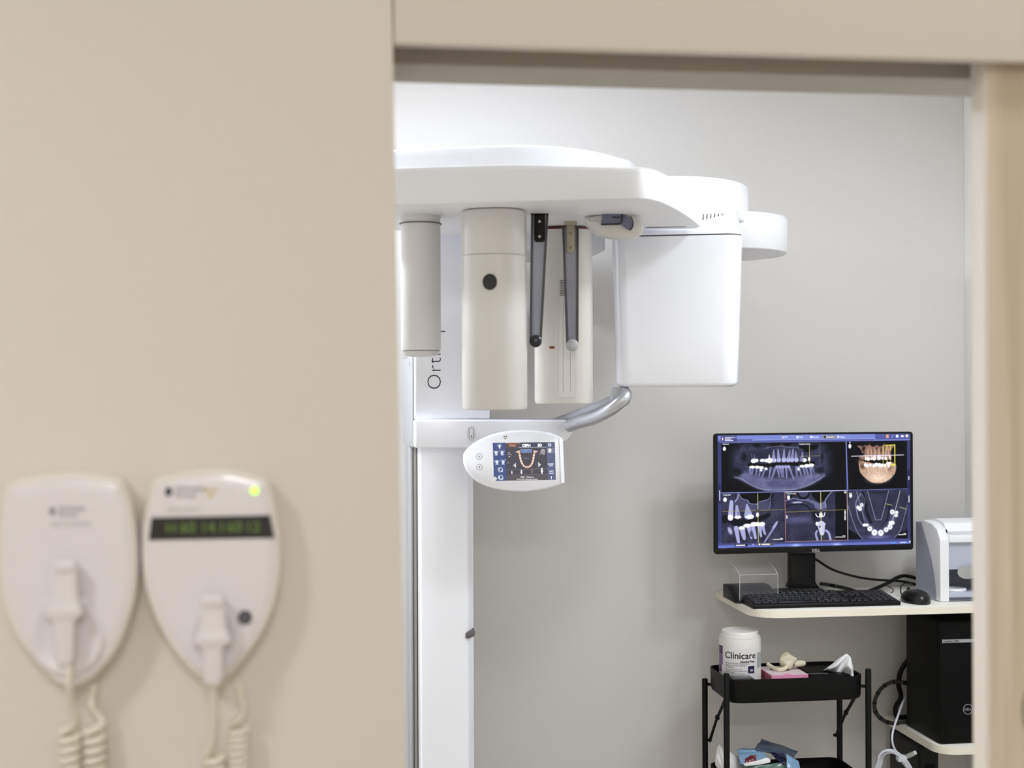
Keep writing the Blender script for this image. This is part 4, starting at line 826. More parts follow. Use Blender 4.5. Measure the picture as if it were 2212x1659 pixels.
Lq(1525, 318, 1655, 352, 9, (206, 196, 110)); Lq(1800, 390, 1925, 428, 9, (206, 196, 110)); Lq(1775, 922, 1920, 920, 14, (236, 236, 244)); Lq(1880, 895, 1920, 900, 12, (230, 230, 240)); E(845, 155, 30, 38, (240, 240, 250))
cv.unmask()
cv.line(1556.5, 1061.8, 1829, 1060, 1.3, (150, 158, 214)); cv.line(1829, 1060.2, 1961, 1059, 1.1, (120, 128, 186)); cv.line(1826, 954, 1829, 1060, 2.2, (128, 136, 196)); cv.line(1556.5, 954.5, 1961, 952.6, .8, (140, 148, 206))
sc_ = cv.object('screen', lambda u, v: mq(sx0 + (sx1 - sx0) * u, sz1 + (sz0 - sz1) * v, -0.0006), mon, screen_mat('monitor_glow', 1.0))
sc_['label'] = 'lit screen with five x-ray views'
ORIGIN[sc_.name] = ORIGIN[mon.name]
mm_ = 3.625 / FOC
mtx = lambda mb_, s_, px_, a, b, al='LEFT', th=0: text(mb_, s_, px_ * mm_ * 1.4, mpx(a, b, .0009), MX, ZA, al, th, .00004)
def mword(s_, px_, a, b):
    l = MB(); mtx(l, s_, px_, a, b); build('lettering', l, MW, mon)
for s_, a, b in (('Panorama', 1561, 960.5), ('Longitudinal', 1562, 1070.2), ('Cross sectional', 1699, 1067.6), ('Axial', 1833.5, 1066.5), ('Tangential window', 1726, 960.4)): mword(s_, 2.4, a, b)
for s_, a in (('Start', 1694.5), ('Patient', 1725), ('Exposure', 1755), ('Examination', 1784.5), ('Output', 1814.5)): mword(s_, 2.6, a, 945.2)
build('logo', text(MB(), 'DELL', .0102, mpx(1762.5, 1191.3, .0006), MX, ZA, 'CENTER', .0002), M['silver_print'], mon)
build('lower_bezel_seam', MB().box(mq((x0 + x1) / 2, mc(1560, 1186.3)[1], -.0003), (x1 - x0 - .012, .0004, .0006), MAX_), M['ink'], mon)
# stand
ns = [(1709, 1195), (1762, 1195), (1762, 1225), (1762, 1257), (1766, 1264), (1772, 1271), (1704, 1271), (1709, 1257)]
yk = MY * .055
nk = [on_plane(a, b, mo + yk, MY) for a, b in ns]; nk = [p if p.z > ZD + .012 else V((p.x, p.y, ZD + .010)) for p in nk]
build('neck', MB().prism(nk, MY * .03), M['black'], mon, bevel=.002)
bz = [on_z(a, b, ZD + .0005) for a, b in ((1672, 1291), (1815, 1290), (1826, 1283), (1800, 1272), (1700, 1273))]
bs = [V((mo.x - .082, 3.540, 0)), V((mo.x + .082, 3.543, 0)), V((mo.x + .082, 3.668, 0)), V((mo.x - .082, 3.665, 0))]
build('base', MB().loft([setz(bs, ZD + .0003), setz(bs, ZD + .006), [V((p.x * .5 + mo.x * .5, p.y * .5 + 3.60 * .5, ZD + .013)) for p in bs]]), M['black'], mon, bevel=.002)

# ================================================================== KEYBOARD + MOUSE
f0, f1 = on_z(1627, 1316, ZD), on_z(1946, 1308, ZD)
kx = (f1 - f0).normalized(); ky = V((-kx.y, kx.x, 0)); KW = (f1 - f0).length; KD = .128
ksl = (ky * KD + ZA * .012).normalized(); kn = kx.cross(ksl)
kb = thing('keyboard', 'black full-size keyboard lying at the front of the wall desk', 'keyboard', f0 + kx * KW / 2 + ky * KD / 2)
kpt = lambda u, v, h: f0 + kx * u + ksl * v + kn * h + ZA * .0095
build('body', MB().loft([[V((p.x, p.y, ZD + .0006)) for p in (f0, f1, f1 + ky * KD, f0 + ky * KD)], [kpt(.0, .0, 0), kpt(KW, 0, 0), kpt(KW, KD, 0), kpt(0, KD, 0)], [kpt(.003, .003, .002), kpt(KW - .003, .003, .002), kpt(KW - .003, KD - .003, .002), kpt(.003, KD - .003, .002)]]), M['black'], kb, bevel=.0012)
U = (KW - .012) / 22.6
kc = {}
def key(u, row, w, kind='key'):
    v = .008 + row * .0185 + (.004 if row == 5 else 0)
    if w not in kc:
        c = ORIGIN[kb.name]
        def kr(i, h): return [c + kx * a + ksl * b + kn * h for a, b in ((i, i), (w * U - .0018 - i, i), (w * U - .0018 - i, .0165 - i), (i, .0165 - i))]
        kc[w] = build('key', MB().loft([kr(0, 0), kr(.0014, .0035)]), M['key'], kb, bevel=.0005, seg=1)
        kc[w].location = kpt(u * U + .006, v, .002) - c
    else:
        copies(kc[w], [kpt(u * U + .006, v, .002) - ORIGIN[kb.name]], kb)
lg = MB()
rows = [[1.25, 1.25, 1.25, 6.25, 1.25, 1.25, 1.25, 1.25], [2.25] + [1] * 10 + [2.75], [1.75] + [1] * 11 + [2.25], [1.5] + [1] * 12 + [1.5], [1] * 13 + [2], [1] * 14 + [1]]
for r, ws in enumerate(rows):
    u = 0
    for w in ws:
        key(u, r, w)
        if w == 1 or w == 1.25:
            c = kpt(u * U + .006 + .003, .008 + r * .0185 + .0085 + (.004 if r == 5 else 0), .0058); lg.add([c, c + kx * .0035, c + kx * .0035 + ksl * .0038, c + ksl * .0038], [(0, 1, 2, 3)])
        u += w
for r in (0, 4, 3): [key(15.25 + k, r, 1) for k in range(3)]
key(16.25, 1, 1)
for r in range(5): [key(18.5 + k, r, 1) for k in range(4)]
build('key_lettering', lg, M['key_mark'], kb)
# mouse
mz = on_z(1993, 1306, ZD)
mu = thing('computer_mouse', 'black wired mouse on the desk beside the white printer', 'mouse', mz)
ml = []
for k in range(9):
    f = k / 8; ring = []
    h = .036 * (1 - f ** 2.2) ; sc2 = (1 - f ** 2.6) ** .5 if f < 1 else 0.02
    ring = [mz + kx * (.034 * max(sc2, .02) * math.cos(a)) + ky * (.055 * max(sc2, .02) * math.sin(a) + .045 - .006 * f) + ZA * (.0005 + .034 * f) for a in [2 * math.pi * j / 32 for j in range(32)]]
    ml.append(ring)
build('shell', MB().loft(ml), M['black_gloss'], mu, smooth=60)
wp = mz + ky * .088 + ZA * .020
build('scroll_wheel', MB().lathe([(.006, -.003), (.008, -.002), (.008, .002), (.006, .003)], wp + ZA * .004, 20, (ky, ZA, kx)), M['key'], mu)
def zf(a, b, z): return on_z(a, b, z)
mcab = spl([mz + ky * .098 + ZA * .012, zf(1947, 1282, ZD + .004), P(1946, 1268, 3.68), P(1951, 1262, 3.70), P(1962, 1257, 3.70), P(1969, 1262, 3.72)], 8)
build('cord', MB().tube(mcab, .0019, 8), M['black'], mu)

# ================================================================== DISC PRINTER
YPF = 3.41
px0 = xy(2031, YPF, 1250); px1 = XR - .012; ypb = 3.56
pr = thing('disc_printer', 'white and grey desktop disc printer at the right end of the desk', 'printer', V((px0 + .09, 3.53, ZD)))
zt = zy(1163, 2031, YPF); ztop = zy(1123, 2083, YPF + .05); zp0 = ZD + .0008
side = [(YPF, zp0), (YPF, zt - .004), (YPF + .02, zt + .022), (YPF + .05, zt + .034), (YPF + .10, zt + .038), (ypb, zt + .030), (ypb, zp0)]
def sidepr(x0_, x1_, prof): return MB().prism([V((x0_, a, b)) for a, b in prof], (x1_ - x0_, 0, 0))
PW = xy(2051, YPF, 1250) - px0
build('side_panel', sidepr(px0, px0 + PW, side), M['printer'], pr, bevel=.003, seg=3)
build('side_panel', sidepr(px1 - PW, px1, side), M['printer'], pr, bevel=.003, seg=3)
# grey inlay on the left flank, curved front edge
gi = [(3.557, zp0 + .003), (3.557, zt + .029), (3.522, zt + .031)] + [(3.522 - .09 * math.sin(f * math.pi / 2), zt + .031 - (zt + .028 - zp0) * f) for f in [k / 10 for k in range(1, 11)]]
build('grey_inlay', sidepr(px0 - .0008, px0 + .002, gi), M['printer_grey'], pr, label='grey curved flank panel')
zA_, zB_, zC_, zD_ = (zy(v, 2075, YPF) for v in (1157, 1172, 1231, 1279))
lid = MB().prism([V((px0 + PW - .001, a, b)) for a, b in ((YPF + .012, zy(1145, 2070, YPF)), (YPF + .010, zt + .016), (YPF + .03, zt + .036), (YPF + .08, zt + .044), (ypb, zt + .034), (ypb, zt - .01), (YPF + .03, zt - .01))], (px1 - px0 - 2 * PW + .002, 0, 0))
build('lid', lid, M['printer'], pr, bevel=.003, seg=3)
build('slot_insert', MB().bb(px0 + PW, px1 - PW, YPF + .022, YPF + .03, zA_, zy(1146, 2070, YPF)), M['printer_mid'], pr)
build('front_bar', MB().bb(px0 + PW + .0002, px1 - PW - .0002, YPF + .001, YPF + .05, zB_, zA_), M['printer'], pr, bevel=.002)
build('front_panel', MB().bb(px0 + PW + .0002, px1 - PW - .0002, YPF + .012, YPF + .03, zC_, zB_ - .0002), M['printer_mid'], pr)
build('output_bay', MB().bb(px0 + PW + .0002, px1 - PW - .0002, YPF + .075, YPF + .08, zp0, zC_), M['printer_dark'], pr, label='dark open output bay')
build('bay_floor', MB().bb(px0 + PW + .0002, px1 - PW - .0002, YPF + .006, YPF + .075, zp0 + .001, zp0 + .022), M['printer_mid'], pr, bevel=.002)
build('front_slot', MB().bb(px0 + PW + .001, px1 - PW - .001, YPF + .004, YPF + .006, zp0 + .003, zp0 + .010), M['printer_dark'], pr)
dcn = on_y(2090, 1236, YPF + .008)
build('disc', MB().lathe([(.028, 0), (.028, .0014)], dcn, 40, (XA, ZA * .62, NA)), M['disc'], pr)
build('disc_stack_ring', MB().lathe([(.030, 0), (.032, .004), (.030, .008), (.026, .008)], V((px0 + PW + .032, YPF + .042, zp0 + .022)), 32), M['printer'], pr)

# ================================================================== CLEAR BOX ON BLACK WEDGE STAND
w0, w1 = on_z(1589, 1290, ZD), on_z(1676, 1286, ZD)
ca = thing('acrylic_dispenser', 'small clear acrylic cover on a black wedge stand behind the keyboard', 'dispenser', V((w0.x + .05, w0.y - .01, ZD)))
cy0 = 3.47; cxl, cxr = xy(1589, cy0, 1290), xy(1683, cy0, 1290); cyb = cy0 + .115
build('stand', MB().prism([V((cxl, a, b)) for a, b in ((cy0, ZD + .0006), (cy0, ZD + .004), (cy0 + .03, ZD + .016), (cy0 + .06, ZD + .031), (cy0 + .085, ZD + .036), (cyb, ZD + .036), (cyb, ZD + .0006))], (cxr - cxl, 0, 0)), M['black'], ca, bevel=.0015)
cz1 = zy(1240, 1610, cy0 + .004)
cf_ = [(cy0 + .003, ZD + .008), (cy0 + .003, cz1 - .004), (cy0 + .008, cz1), (cy0 + .03, cz1 + .010), (cy0 + .06, cz1 + .016), (cy0 + .1, cz1 + .018)]
cl_, crr = cxl + .012, cxr - .002
cvv = MB()
for (a, b), (c_, d_) in zip(cf_[:-1], cf_[1:]): cvv.add([V((cl_, a, b)), V((crr, a, b)), V((crr, c_, d_)), V((cl_, c_, d_))], [(0, 1, 2, 3)])
for x_ in (cl_, crr): cvv.add([V((x_, a, b)) for a, b in cf_] + [V((x_, cy0 + .1, ZD + .037)), V((x_, cy0 + .06, ZD + .033))], [tuple(range(len(cf_) + 2))])
build('clear_cover', cvv, M['acrylic'], ca, doubles=True, label='transparent curved cover')
for x_ in (cl_, crr): build('cover_edge', MB().tube([V((x_, a, b)) for a, b in cf_], .0007, 6), M['acrylic_edge'], ca)
build('cover_edge', MB().tube([V((cl_, cy0 + .003, cz1 - .002)), V((crr, cy0 + .003, cz1 - .002))], .0006, 6), M['acrylic_edge'], ca)

# ================================================================== DESK CABLES
def cable(name, pts, r, label, m=None, cat='cable', n=10, group=None):
    return tag(build(name, MB().tube(spl(pts, 10), r, n), m or M['black'], None), label, cat, group)
cable('monitor_cable', [P(1740, 1196, 3.72), P(1765, 1210, 3.72), P(1800, 1231, 3.73), P(1850, 1246, 3.79), P(1890, 1252, 3.835), P(1920, 1254, 3.857), P(1950, 1256, 3.876), P(1990, 1265, 3.888)], .0035, 'thin black cable running from behind the monitor towards the printer')
cable('power_cable', [zf(1772, 1262, ZD + .009) + V((0, 0, .002)), P(1800, 1265, 3.73), P(1830, 1272, 3.75), P(1862, 1280, 3.77), P(1890, 1272, 3.79), P(1920, 1258, 3.828), P(1940, 1247, 3.842), P(1958, 1244, 3.85), P(1988, 1252, 3.862)], .0052, 'thick black cable looping over the desk behind the keyboard')
cable('thin_wire', [P(1908, 1263, 3.77), P(1925, 1270, 3.765), P(1930, 1276, 3.76), P(1922, 1283, 3.75)], .0012, 'short thin black wire on the desk behind the keyboard')

# ================================================================== COMPUTER TOWER
YT = 3.377; tx0 = xy(2030, YT, 1500); tx1 = tx0 + .165; tzt = .985
tw = thing('computer_tower', 'black desktop computer tower standing on the lower shelf', 'computer', V((tx0 + .08, 3.5, ZLW)))
build('case', MB().bb(tx0, tx1, YT + .012, 3.583, ZLW + .0008, tzt), M['tower'], tw, bevel=.002)
build('front_panel', MB().bb(tx0 + .0005, tx1 - .0005, YT, YT + .0118, ZLW + .002, tzt - .001), M['tower'], tw, bevel=.003, seg=3)
ts0, ts1 = on_y(2035, 1389, YT), on_y(2035, 1382, YT)
stp = build('name_strip', MB().bb(ts0.x, tx1 - .012, YT - .0008, YT - .0001, ts0.z, ts1.z), M['grey_plastic'], tw, label='grey strip with tiny lettering')
build('lettering', text(MB(), 'OptiPlex 7000', .0072, V((ts0.x + .003, YT - .0011, ts0.z + .0015)), XA, ZA), M['ink_black'], stp)
bc = on_y(2091, 1532, YT - .0004); br_ = 11.2 / FOC * 3.55
bd = build('badge_ring', MB().loft([[bc + (XA * math.cos(a) + ZA * math.sin(a)) * (br_ * r) + NA * h for a in [2 * math.pi * k / 40 for k in range(40)]] for r, h in ((1, 0), (1, .0006), (.91, .0006), (.91, 0))], False, False), M['silver_print'], tw, label='silver ring badge')
build('badge_lettering', text(MB(), 'DELL', .0090, bc + V((0, -.0002, -.0030)), XA, ZA, 'CENTER'), M['silver_print'], bd)
# braided loop behind the tower
lp = [P(a_, b_, 3.775) for a_, b_ in ((1968, 1480), (1950, 1474), (1925, 1474), (1903, 1488), (1890, 1513), (1891, 1537), (1905, 1554), (1925, 1562), (1950, 1561), (1968, 1556))]
lp = [V((p.x, min(p.y, YB - .012), p.z)) for p in lp]
br2_ = tag(build('braided_cable', MB().tube(spl(lp, 10), .0056, 10), M['grey_braid']), 'dark braided cable looping out from behind the black computer tower', 'cable')
ORIGIN[br2_.name] = V((0, 0, 0))
sp_ = spl(lp, 10)
for k in (8, 18, 26, 34, 42, 50, 58, 66):
    p = sp_[k]; t_ = (sp_[k + 1] - sp_[k - 1]).normalized()
    build('cable_tie', MB().tube([p - t_ * .003, p + t_ * .003], .0064, 10), M['black'], br2_)
cable('black_cable', [P(a_, b_, 3.81) for a_, b_ in ((1962, 1425), (1946, 1450), (1941, 1478), (1946, 1505), (1935, 1528), (1938, 1548), (1958, 1549))], .007, 'thick black cable hanging down close behind the left edge of the tower')
# white cable and its coil
wc = [P(1962, 1496, 3.84), P(1957, 1504, 3.80), P(1949, 1520, 3.66), P(1940, 1545, 3.56), P(1930, 1575, 3.52), P(1927, 1597, 3.50), P(1931, 1615, 3.50), P(1940, 1628, 3.50)]
wl = thing('white_cable', 'white cable hanging from behind the tower into a bundled coil', 'cable', P(1940, 1640, 3.50))
build('lead', MB().tube(spl(wc, 10), .0026, 10), M['white_cable'], wl)
for dx_, dy_, dt in ((0, 0, 0), (4, 3, .012), (-4, 2, -.010), (2, 6, .004)):
    cp = spl([P(1936 + dx_ + 36 * math.cos(a) - (10 if math.sin(a) < 0 else 0), 1666 + dy_ - 42 * math.sin(a) + 0.55 * 36 * math.cos(a), 3.50 + dt) for a in [2 * math.pi * k / 14 for k in range(14)]], 5, True)
    build('coil_loop', MB().tube(cp + [cp[0]], .0026, 10), M['white_cable'], wl)
build('wrap_tie', MB().box(P(1947, 1638, 3.50), (.022, .024, .014), (RT, FWD, ZA)), M['white_cable'], wl, bevel=.002)
fl_ = [P(1944, 1640, 3.50), P(1975, 1690, 3.50), P(1985, 1800, 3.50)]; e_ = fl_[-1]
build('lead', MB().tube(spl(fl_ + [V((e_.x, e_.y, .4)), V((e_.x + .02, e_.y + .02, .15)), V((e_.x + .03, e_.y + .03, .003))], 10), .0026, 10), M['white_cable'], wl)
pg = thing('clear_plug', 'translucent plug poking out of the white cable coil', 'plug', P(1960, 1636, 3.53))
pa = (P(1974, 1627, 3.53) - P(1955, 1636, 3.53)).normalized()
build('plug_body', MB().box(P(1964, 1632, 3.53), (.026, .010, .010), (pa, FWD, pa.cross(FWD))), M['clear_plug'], pg, bevel=.0015)
build('plug_tip', MB().box(P(1973, 1627.5, 3.53) + pa * .004, (.008, .008, .008), (pa, FWD, pa.cross(FWD))), M['white_cable'], pg, bevel=.001)
# black power supply below the lower shelf
ua = thing('power_block', 'black power supply block mounted underneath the lower shelf', 'power supply', V((tx0 + .03, 3.55, .47)))
build('block', MB().bb(xy(1972, 3.50, 1630), xy(2034, 3.45, 1640), 3.46, 3.66, .47, ZLW - .0225), M['black'], ua, bevel=.012, seg=4)
build('socket_face', MB().bb(xy(1972, 3.50, 1630) + .015, xy(2034, 3.45, 1640) - .015, 3.4585, 3.46, .50, .60), M['tower'], ua)

# ================================================================== BLACK FOLDING TROLLEY
tX0, tX1, tY0, tY1 = .973, 1.336, 3.30, 3.495
tr_ = thing('folding_trolley', 'black metal folding trolley with trays standing under the desk', 'trolley', V(((tX0 + tX1) / 2, (tY0 + tY1) / 2, 0)))
for x_, y_, zt_ in ((tX0, tY0, .889), (tX1, tY0, .889), (tX0, tY1, .836), (tX1, tY1, .836)):
    lgx = build('leg', MB().lathe([(.0072, .055), (.0075, .056), (.0075, zt_ - .002), (.006, zt_)], (x_, y_, 0), 16), M['black_mat'], tr_, smooth=40)
    build('caster', MB().lathe([(.018, -.008), (.024, -.006), (.024, .006), (.018, .008)], V((x_, y_ + .008, .0245)), 24, (V((0, 1, 0)), ZA, XA)), M['black'], lgx)
    build('caster_fork', MB().box((x_, y_ + .003, .046), (.022, .02, .018)), M['black_mat'], lgx, bevel=.002)
def tray(z0_, z1_):
    b = lambda i, z: [V((a, c_, z)) for a, c_ in rrect(tX0 + .008 + i, tX1 - .008 - i, tY0 + .004 + i, tY1 - .002 - i, .03)]
    return build('tray', MB().loft([b(.006, z0_), b(.002, z0_ + .003), b(0, z0_ + .010), b(-.001, z1_ - .002), b(-.001, z1_), b(.002, z1_), b(.003, z0_ + .007), b(.007, z0_ + .003)]), M['black_mat'], tr_, smooth=45)
tray(.812, .871); tray(.560, .620); tray(.300, .360)
for x_ in (tX0, tX1):
    for z_ in (.845, .585, .325):
        for y_ in (tY0, tY1):
            if y_ == tY1 and z_ > .83: z2 = .822
            else: z2 = z_
            sg = 1 if x_ == tX0 else -1
            build('tray_pivot', MB().tube([V((x_ + sg * .002, y_, z2)), V((x_ + sg * .016, y_ + (.012 if y_ == tY0 else -.012), z2))], .004, 10), M['black_mat'], tr_)
def brace(p0, p1, w=.010):
    d = (p1 - p0).normalized(); n_ = XA; u_ = d.cross(n_)
    o_ = [p0 + u_ * w / 2, p1 + u_ * w / 2, p1 - u_ * w / 2, p0 - u_ * w / 2]; i_ = [p0 + d * .018 + u_ * w * .18, p1 - d * .018 + u_ * w * .18, p1 - d * .018 - u_ * w * .18, p0 + d * .018 - u_ * w * .18]
    m_ = MB(); m_.add(o_ + i_ + [p + n_ * .003 for p in o_ + i_], [(k, (k + 1) % 4, 4 + (k + 1) % 4, 4 + k) for k in range(4)] + [(8 + k, 12 + k, 12 + (k + 1) % 4, 8 + (k + 1) % 4) for k in range(4)] + [(k, 8 + k, 8 + (k + 1) % 4, (k + 1) % 4) for k in range(4)] + [(4 + k, 4 + (k + 1) % 4, 12 + (k + 1) % 4, 12 + k) for k in range(4)])
    build('folding_brace', m_, M['black_mat'], tr_)
for x_ in (tX0 + .010, tX1 - .013):
    brace(V((x_, tY0 + .045, .818)), V((x_, tY0 + .125, .748))); brace(V((x_, tY0 + .118, .757)), V((x_, tY1 - .004, .675)))
    build('brace_pin', MB().tube([V((x_ - .003, tY0 + .121, .752)), V((x_ + .006, tY0 + .121, .752))], .006, 12), M['black_mat'], tr_)
    build('brace_pin', MB().tube([V((x_ - .005, tY1 - .003, .677)), V((x_ + .006, tY1 - .003, .677))], .004, 12), M['black_mat'], tr_)

# ---- wipes canister
zt0 = .8165
cc = P(1596, 829, 3.53); cc.z = 0; cr0 = 45 / FOC * 3.53
wp_ = thing('wipes_canister', 'round white wipes tub labelled Clinicare standing in the trolley tray', 'canister', V((cc.x, cc.y, zt0)))
zy3 = lambda v, t=3.48: P(1596, v, t).z
zl0, zl1 = zy3(1402), zy3(1379)
tub = build('tub', MB().lathe([(cr0 * .94, zt0), (cr0, zt0 + .003), (cr0, zl1 - .008), (cr0 * .985, zl1 - .004), (cr0 * .94, zl1 - .003)], cc, 56), M['tub'], wp_, smooth=40)
build('lid', MB().lathe([(cr0 * .96, zl1 - .0028), (cr0 * .95, zl1 + .002), (cr0 * .87, zl1 + .003), (cr0 * .87, zl1 + .011), (cr0 * .84, zl1 + .013), (cr0 * .78, zl1 + .0125), (cr0 * .2, zl1 + .0125)], cc, 56), M['tub'], wp_, smooth=40)
va = math.atan2(-cc.y, -cc.x)      # direction from canister to the camera
def wrapc(mb_, px0_, px1_, py0_, py1_, m, name, par, lift=.0003, lab=None):
    def ang(px_): return va + math.asin(max(-.999, min(.999, (px_ - 1596) / 45.5)))
    a_0, a_1 = ang(px0_), ang(px1_); R_ = cr0 + lift
    g_ = MB().grid(lambda u, v: V((cc.x + R_ * math.cos(a_0 + (a_1 - a_0) * u), cc.y + R_ * math.sin(a_0 + (a_1 - a_0) * u), zy3(py0_ + (py1_ - py0_) * v))), 20, 2)
    return build(name, g_, m, par, label=lab)
lb = wrapc(None, 1560, 1631, 1402, 1476, M['label_white'], 'label', wp_)
wrapc(None, 1551.2, 1559.5, 1399, 1418, M['purple'], 'label_band', lb); wrapc(None, 1551.2, 1559.5, 1418.4, 1440, M['lilac'], 'label_band', lb); wrapc(None, 1551.2, 1557, 1440.5, 1456, M['purple'], 'label_band', lb)
wrapc(None, 1632, 1641, 1412, 1445, M['pale_print'], 'label_band', lb)
def ctext(s_, px_, x_, y_, al, m, th=0, lift=.0006):
    def wf(p):
        a_ = va + math.asin(max(-.99, min(.99, (x_ - 1596) / 45.5))) + p.x / cr0
        return V((cc.x + (cr0 + lift) * math.cos(a_), cc.y + (cr0 + lift) * math.sin(a_), zy3(y_) + p.y))
    build('lettering', text(MB(), s_, px_ / FOC * 3.48 * 1.4, V((0, 0, 0)), XA, ZA, al, th, 0.0, wf), m, lb)
ctext('Clinicare', 14.2, 1564.5, 1423, 'LEFT', M['ink_black'], .00035)
ctext('Alcohol Free', 4.5, 1626.5, 1431.3, 'RIGHT', M['ink_black'], .0003)
for k, s_ in enumerate(('Hospital Grade Disinfectant', 'Decontaminant Cleaner', 'Towelettes')): ctext(s_, 3.5, 1565, 1435 + 4.1 * k, 'LEFT', M['ink'])
for k, w_ in enumerate((36, 48, 20, 42, 18)): wrapc(None, 1565, 1565 + w_, 1446 + 3.1 * k, 1447.2 + 3.1 * k, M['ink_grey'], 'printing', lb, .0005)
wrapc(None, 1613, 1626, 1439, 1455, M['navy'], 'label_badge', lb, .0005, 'small navy badge'); ctext('30', 4.5, 1617.5, 1450.5, 'LEFT', M['label_white'], .0003, .0009)
wrapc(None, 1563, 1583, 1460, 1464.5, M['ink_black'], 'printing', lb, .0005)
# ---- small clear-lidded box in front of the canister
sbx = thing('small_case', 'small black case with a clear lid in front of the Clinicare tub', 'case', P(1607, 829, 3.435) * 1.0 + V((0, 0, zt0 - 1.6 + .0)))
b0, b1 = xy(1584, 3.318, 1470), xy(1631, 3.318, 1470)
zc_ = lambda v: zy(v, 1607, 3.32)
build('base', MB().bb(b0, b1, 3.318, 3.365, zt0, zc_(1467)), M['black'], sbx, bevel=.0015)
build('clear_lid', MB().loft([[V((a, c_, z_)) for a, c_ in rrect(b0 + i, b1 - i, 3.319 + i, 3.364 - i, .004)] for i, z_ in ((.0, zc_(1466.8)), (.001, zc_(1464)), (.008, zc_(1456)))]), M['acrylic'], sbx, bevel=.001)
# ---- pink glove carton
gx0, gx1, gy0, gy1, gz1 = xy(1667, 3.36, 1470), xy(1746, 3.36, 1466), 3.36, 3.47, .867
gb = thing('glove_carton', 'flat pink and white glove carton lying in the trolley tray', 'box', V(((gx0 + gx1) / 2, 3.41, zt0)))
build('carton', MB().bb(gx0, gx1, gy0, gy1, zt0, gz1), M['pink'], gb, bevel=.0008)
build('top_print', MB().bb(gx0 + .001, gx1 - .001, gy0 + .001, gy1 - .001, gz1 + .0001, gz1 + .0004), M['card_white'], gb, label='white printed top')
build('end_print', MB().bb(gx0 - .0004, gx0 - .0001, gy0 + .001, gy1 - .001, zt0 + .001, gz1 - .001), M['pink_dark'], gb)
build('opening', MB().prism([V((gx0 + .045 + .028 * math.cos(a), 3.43 + .016 * math.sin(a), gz1 + .0005)) for a in [2 * math.pi * k / 24 for k in range(24)]], (0, 0, .0002)), M['dot'], gb)
build('pink_tab', MB().bb(gx0 + .034, gx0 + .052, gy0 + .001, gy0 + .014, gz1 + .0005, gz1 + .0008), M['pink'], gb)
# ---- latex glove
def lump(c, r, seed, amp=.22, ax=None, n=22, m=14):
    rg = np.random.default_rng(seed); ph = rg.random(9) * 6.28; b_ = MB().ell((0, 0, 0), (1, 1, 1), None, n, m)
    x_, y_, z_ = ax or (XA, V((0, 1, 0)), ZA)
    for i, p in enumerate(b_.v):
        k = 1 + amp * (math.sin(3 * p.x + ph[0]) * math.cos(4 * p.z + ph[1]) + .6 * math.sin(6 * p.y + ph[2] + 3 * p.z) + .35 * math.sin(11 * p.x + ph[3]) * math.sin(9 * p.z + ph[4]))
        b_.v[i] = V(c) + x_ * (p.x * r[0] * k) + y_ * (p.y * r[1] * k) + z_ * (p.z * r[2] * k)
    return b_
glv = thing('latex_glove', 'crumpled cream latex glove sticking out of the pink carton', 'glove', V((xy(1702, 3.42, 1450), 3.42, gz1)))
gc = on_y(1701, 1443, 3.42)
build('palm', lump((gc.x, gc.y, gz1 + .021), (.021, .017, .0205), 5, .16), M['latex'], glv, smooth=70)
fg = on_y(1718, 1449, 3.42)
build('finger', MB().tube([V((fg.x - .004, 3.42, gz1 + .015)), V((fg.x + .012, 3.42, gz1 + .0155)), V((fg.x + .022, 3.42, gz1 + .0155)), V((fg.x + .027, 3.42, gz1 + .0155))], [.008, .0082, .0078, .004], 14), M['latex'], glv, smooth=60)
cu = on_y(1675, 1452, 3.40)
build('cuff', MB().tube(spl([V((cu.x - .012, 3.43, gz1 + .016)), V((cu.x - .004, 3.42, gz1 + .010)), V((cu.x + .006, 3.40, gz1 + .006)), V((cu.x + .022, 3.40, gz1 + .007)), V((cu.x + .034, 3.405, gz1 + .012))], 6), .0052, 10, .5), M['latex'], glv, smooth=60)
# ---- tissue box + tissue
kx0, kx1 = xy(1752, 3.36, 1470), xy(1838, 3.36, 1470)
kz1 = .866
tb = thing('tissue_box', 'black tissue box lying in the right half of the trolley tray', 'tissue box', V(((kx0 + kx1) / 2, 3.41, zt0)))
build('box', MB().bb(kx0, kx1, 3.345, 3.47, zt0, kz1), M['black_mat'], tb, bevel=.001)
kt = on_z(1786, 1453, kz1 + .0004)
build('lettering', text(MB(), 'Kleenex', .021, kt, (V((-1, -.05, 0))).normalized(), V((.05, -1, 0)).normalized(), 'LEFT', -.0004, .0001), M['silver_print'], tb, label='silver script lettering')
def ts(u, v):
    L_ = [(1779, 1448), (1800, 1432), (1815, 1419), (1829, 1411.5), (1838, 1420), (1843, 1440), (1845, 1464)]
    B_ = [(1779, 1449), (1790, 1450), (1803, 1455), (1813, 1456), (1822, 1452), (1834, 1461), (1843, 1466)]
    def at(L__, u_): f = u_ * (len(L__) - 1); i = min(int(f), len(L__) - 2); f -= i; return (L__[i][0] * (1 - f) + L__[i + 1][0] * f, L__[i][1] * (1 - f) + L__[i + 1][1] * f)
    a, b = at(L_, u), at(B_, u)
    d = .016 * math.sin(v * math.pi) * math.sin(u * 9) + .010 * math.sin(u * 17 + v * 5) * math.sin(v * 3.1) + .02 * math.sin(math.pi * v)
    return P(a[0] * (1 - v) + b[0] * v, a[1] * (1 - v) + b[1] * v, 3.545 - .045 * u - d)
tis = build('tissue', MB().grid(ts, 36, 16), M['tissue'], None, smooth=80)
sol = tis.modifiers.new('thick', 'SOLIDIFY'); sol.thickness = .0008
tag(tis, 'white tissue pulled up in a peak from the black tissue box', 'tissue')
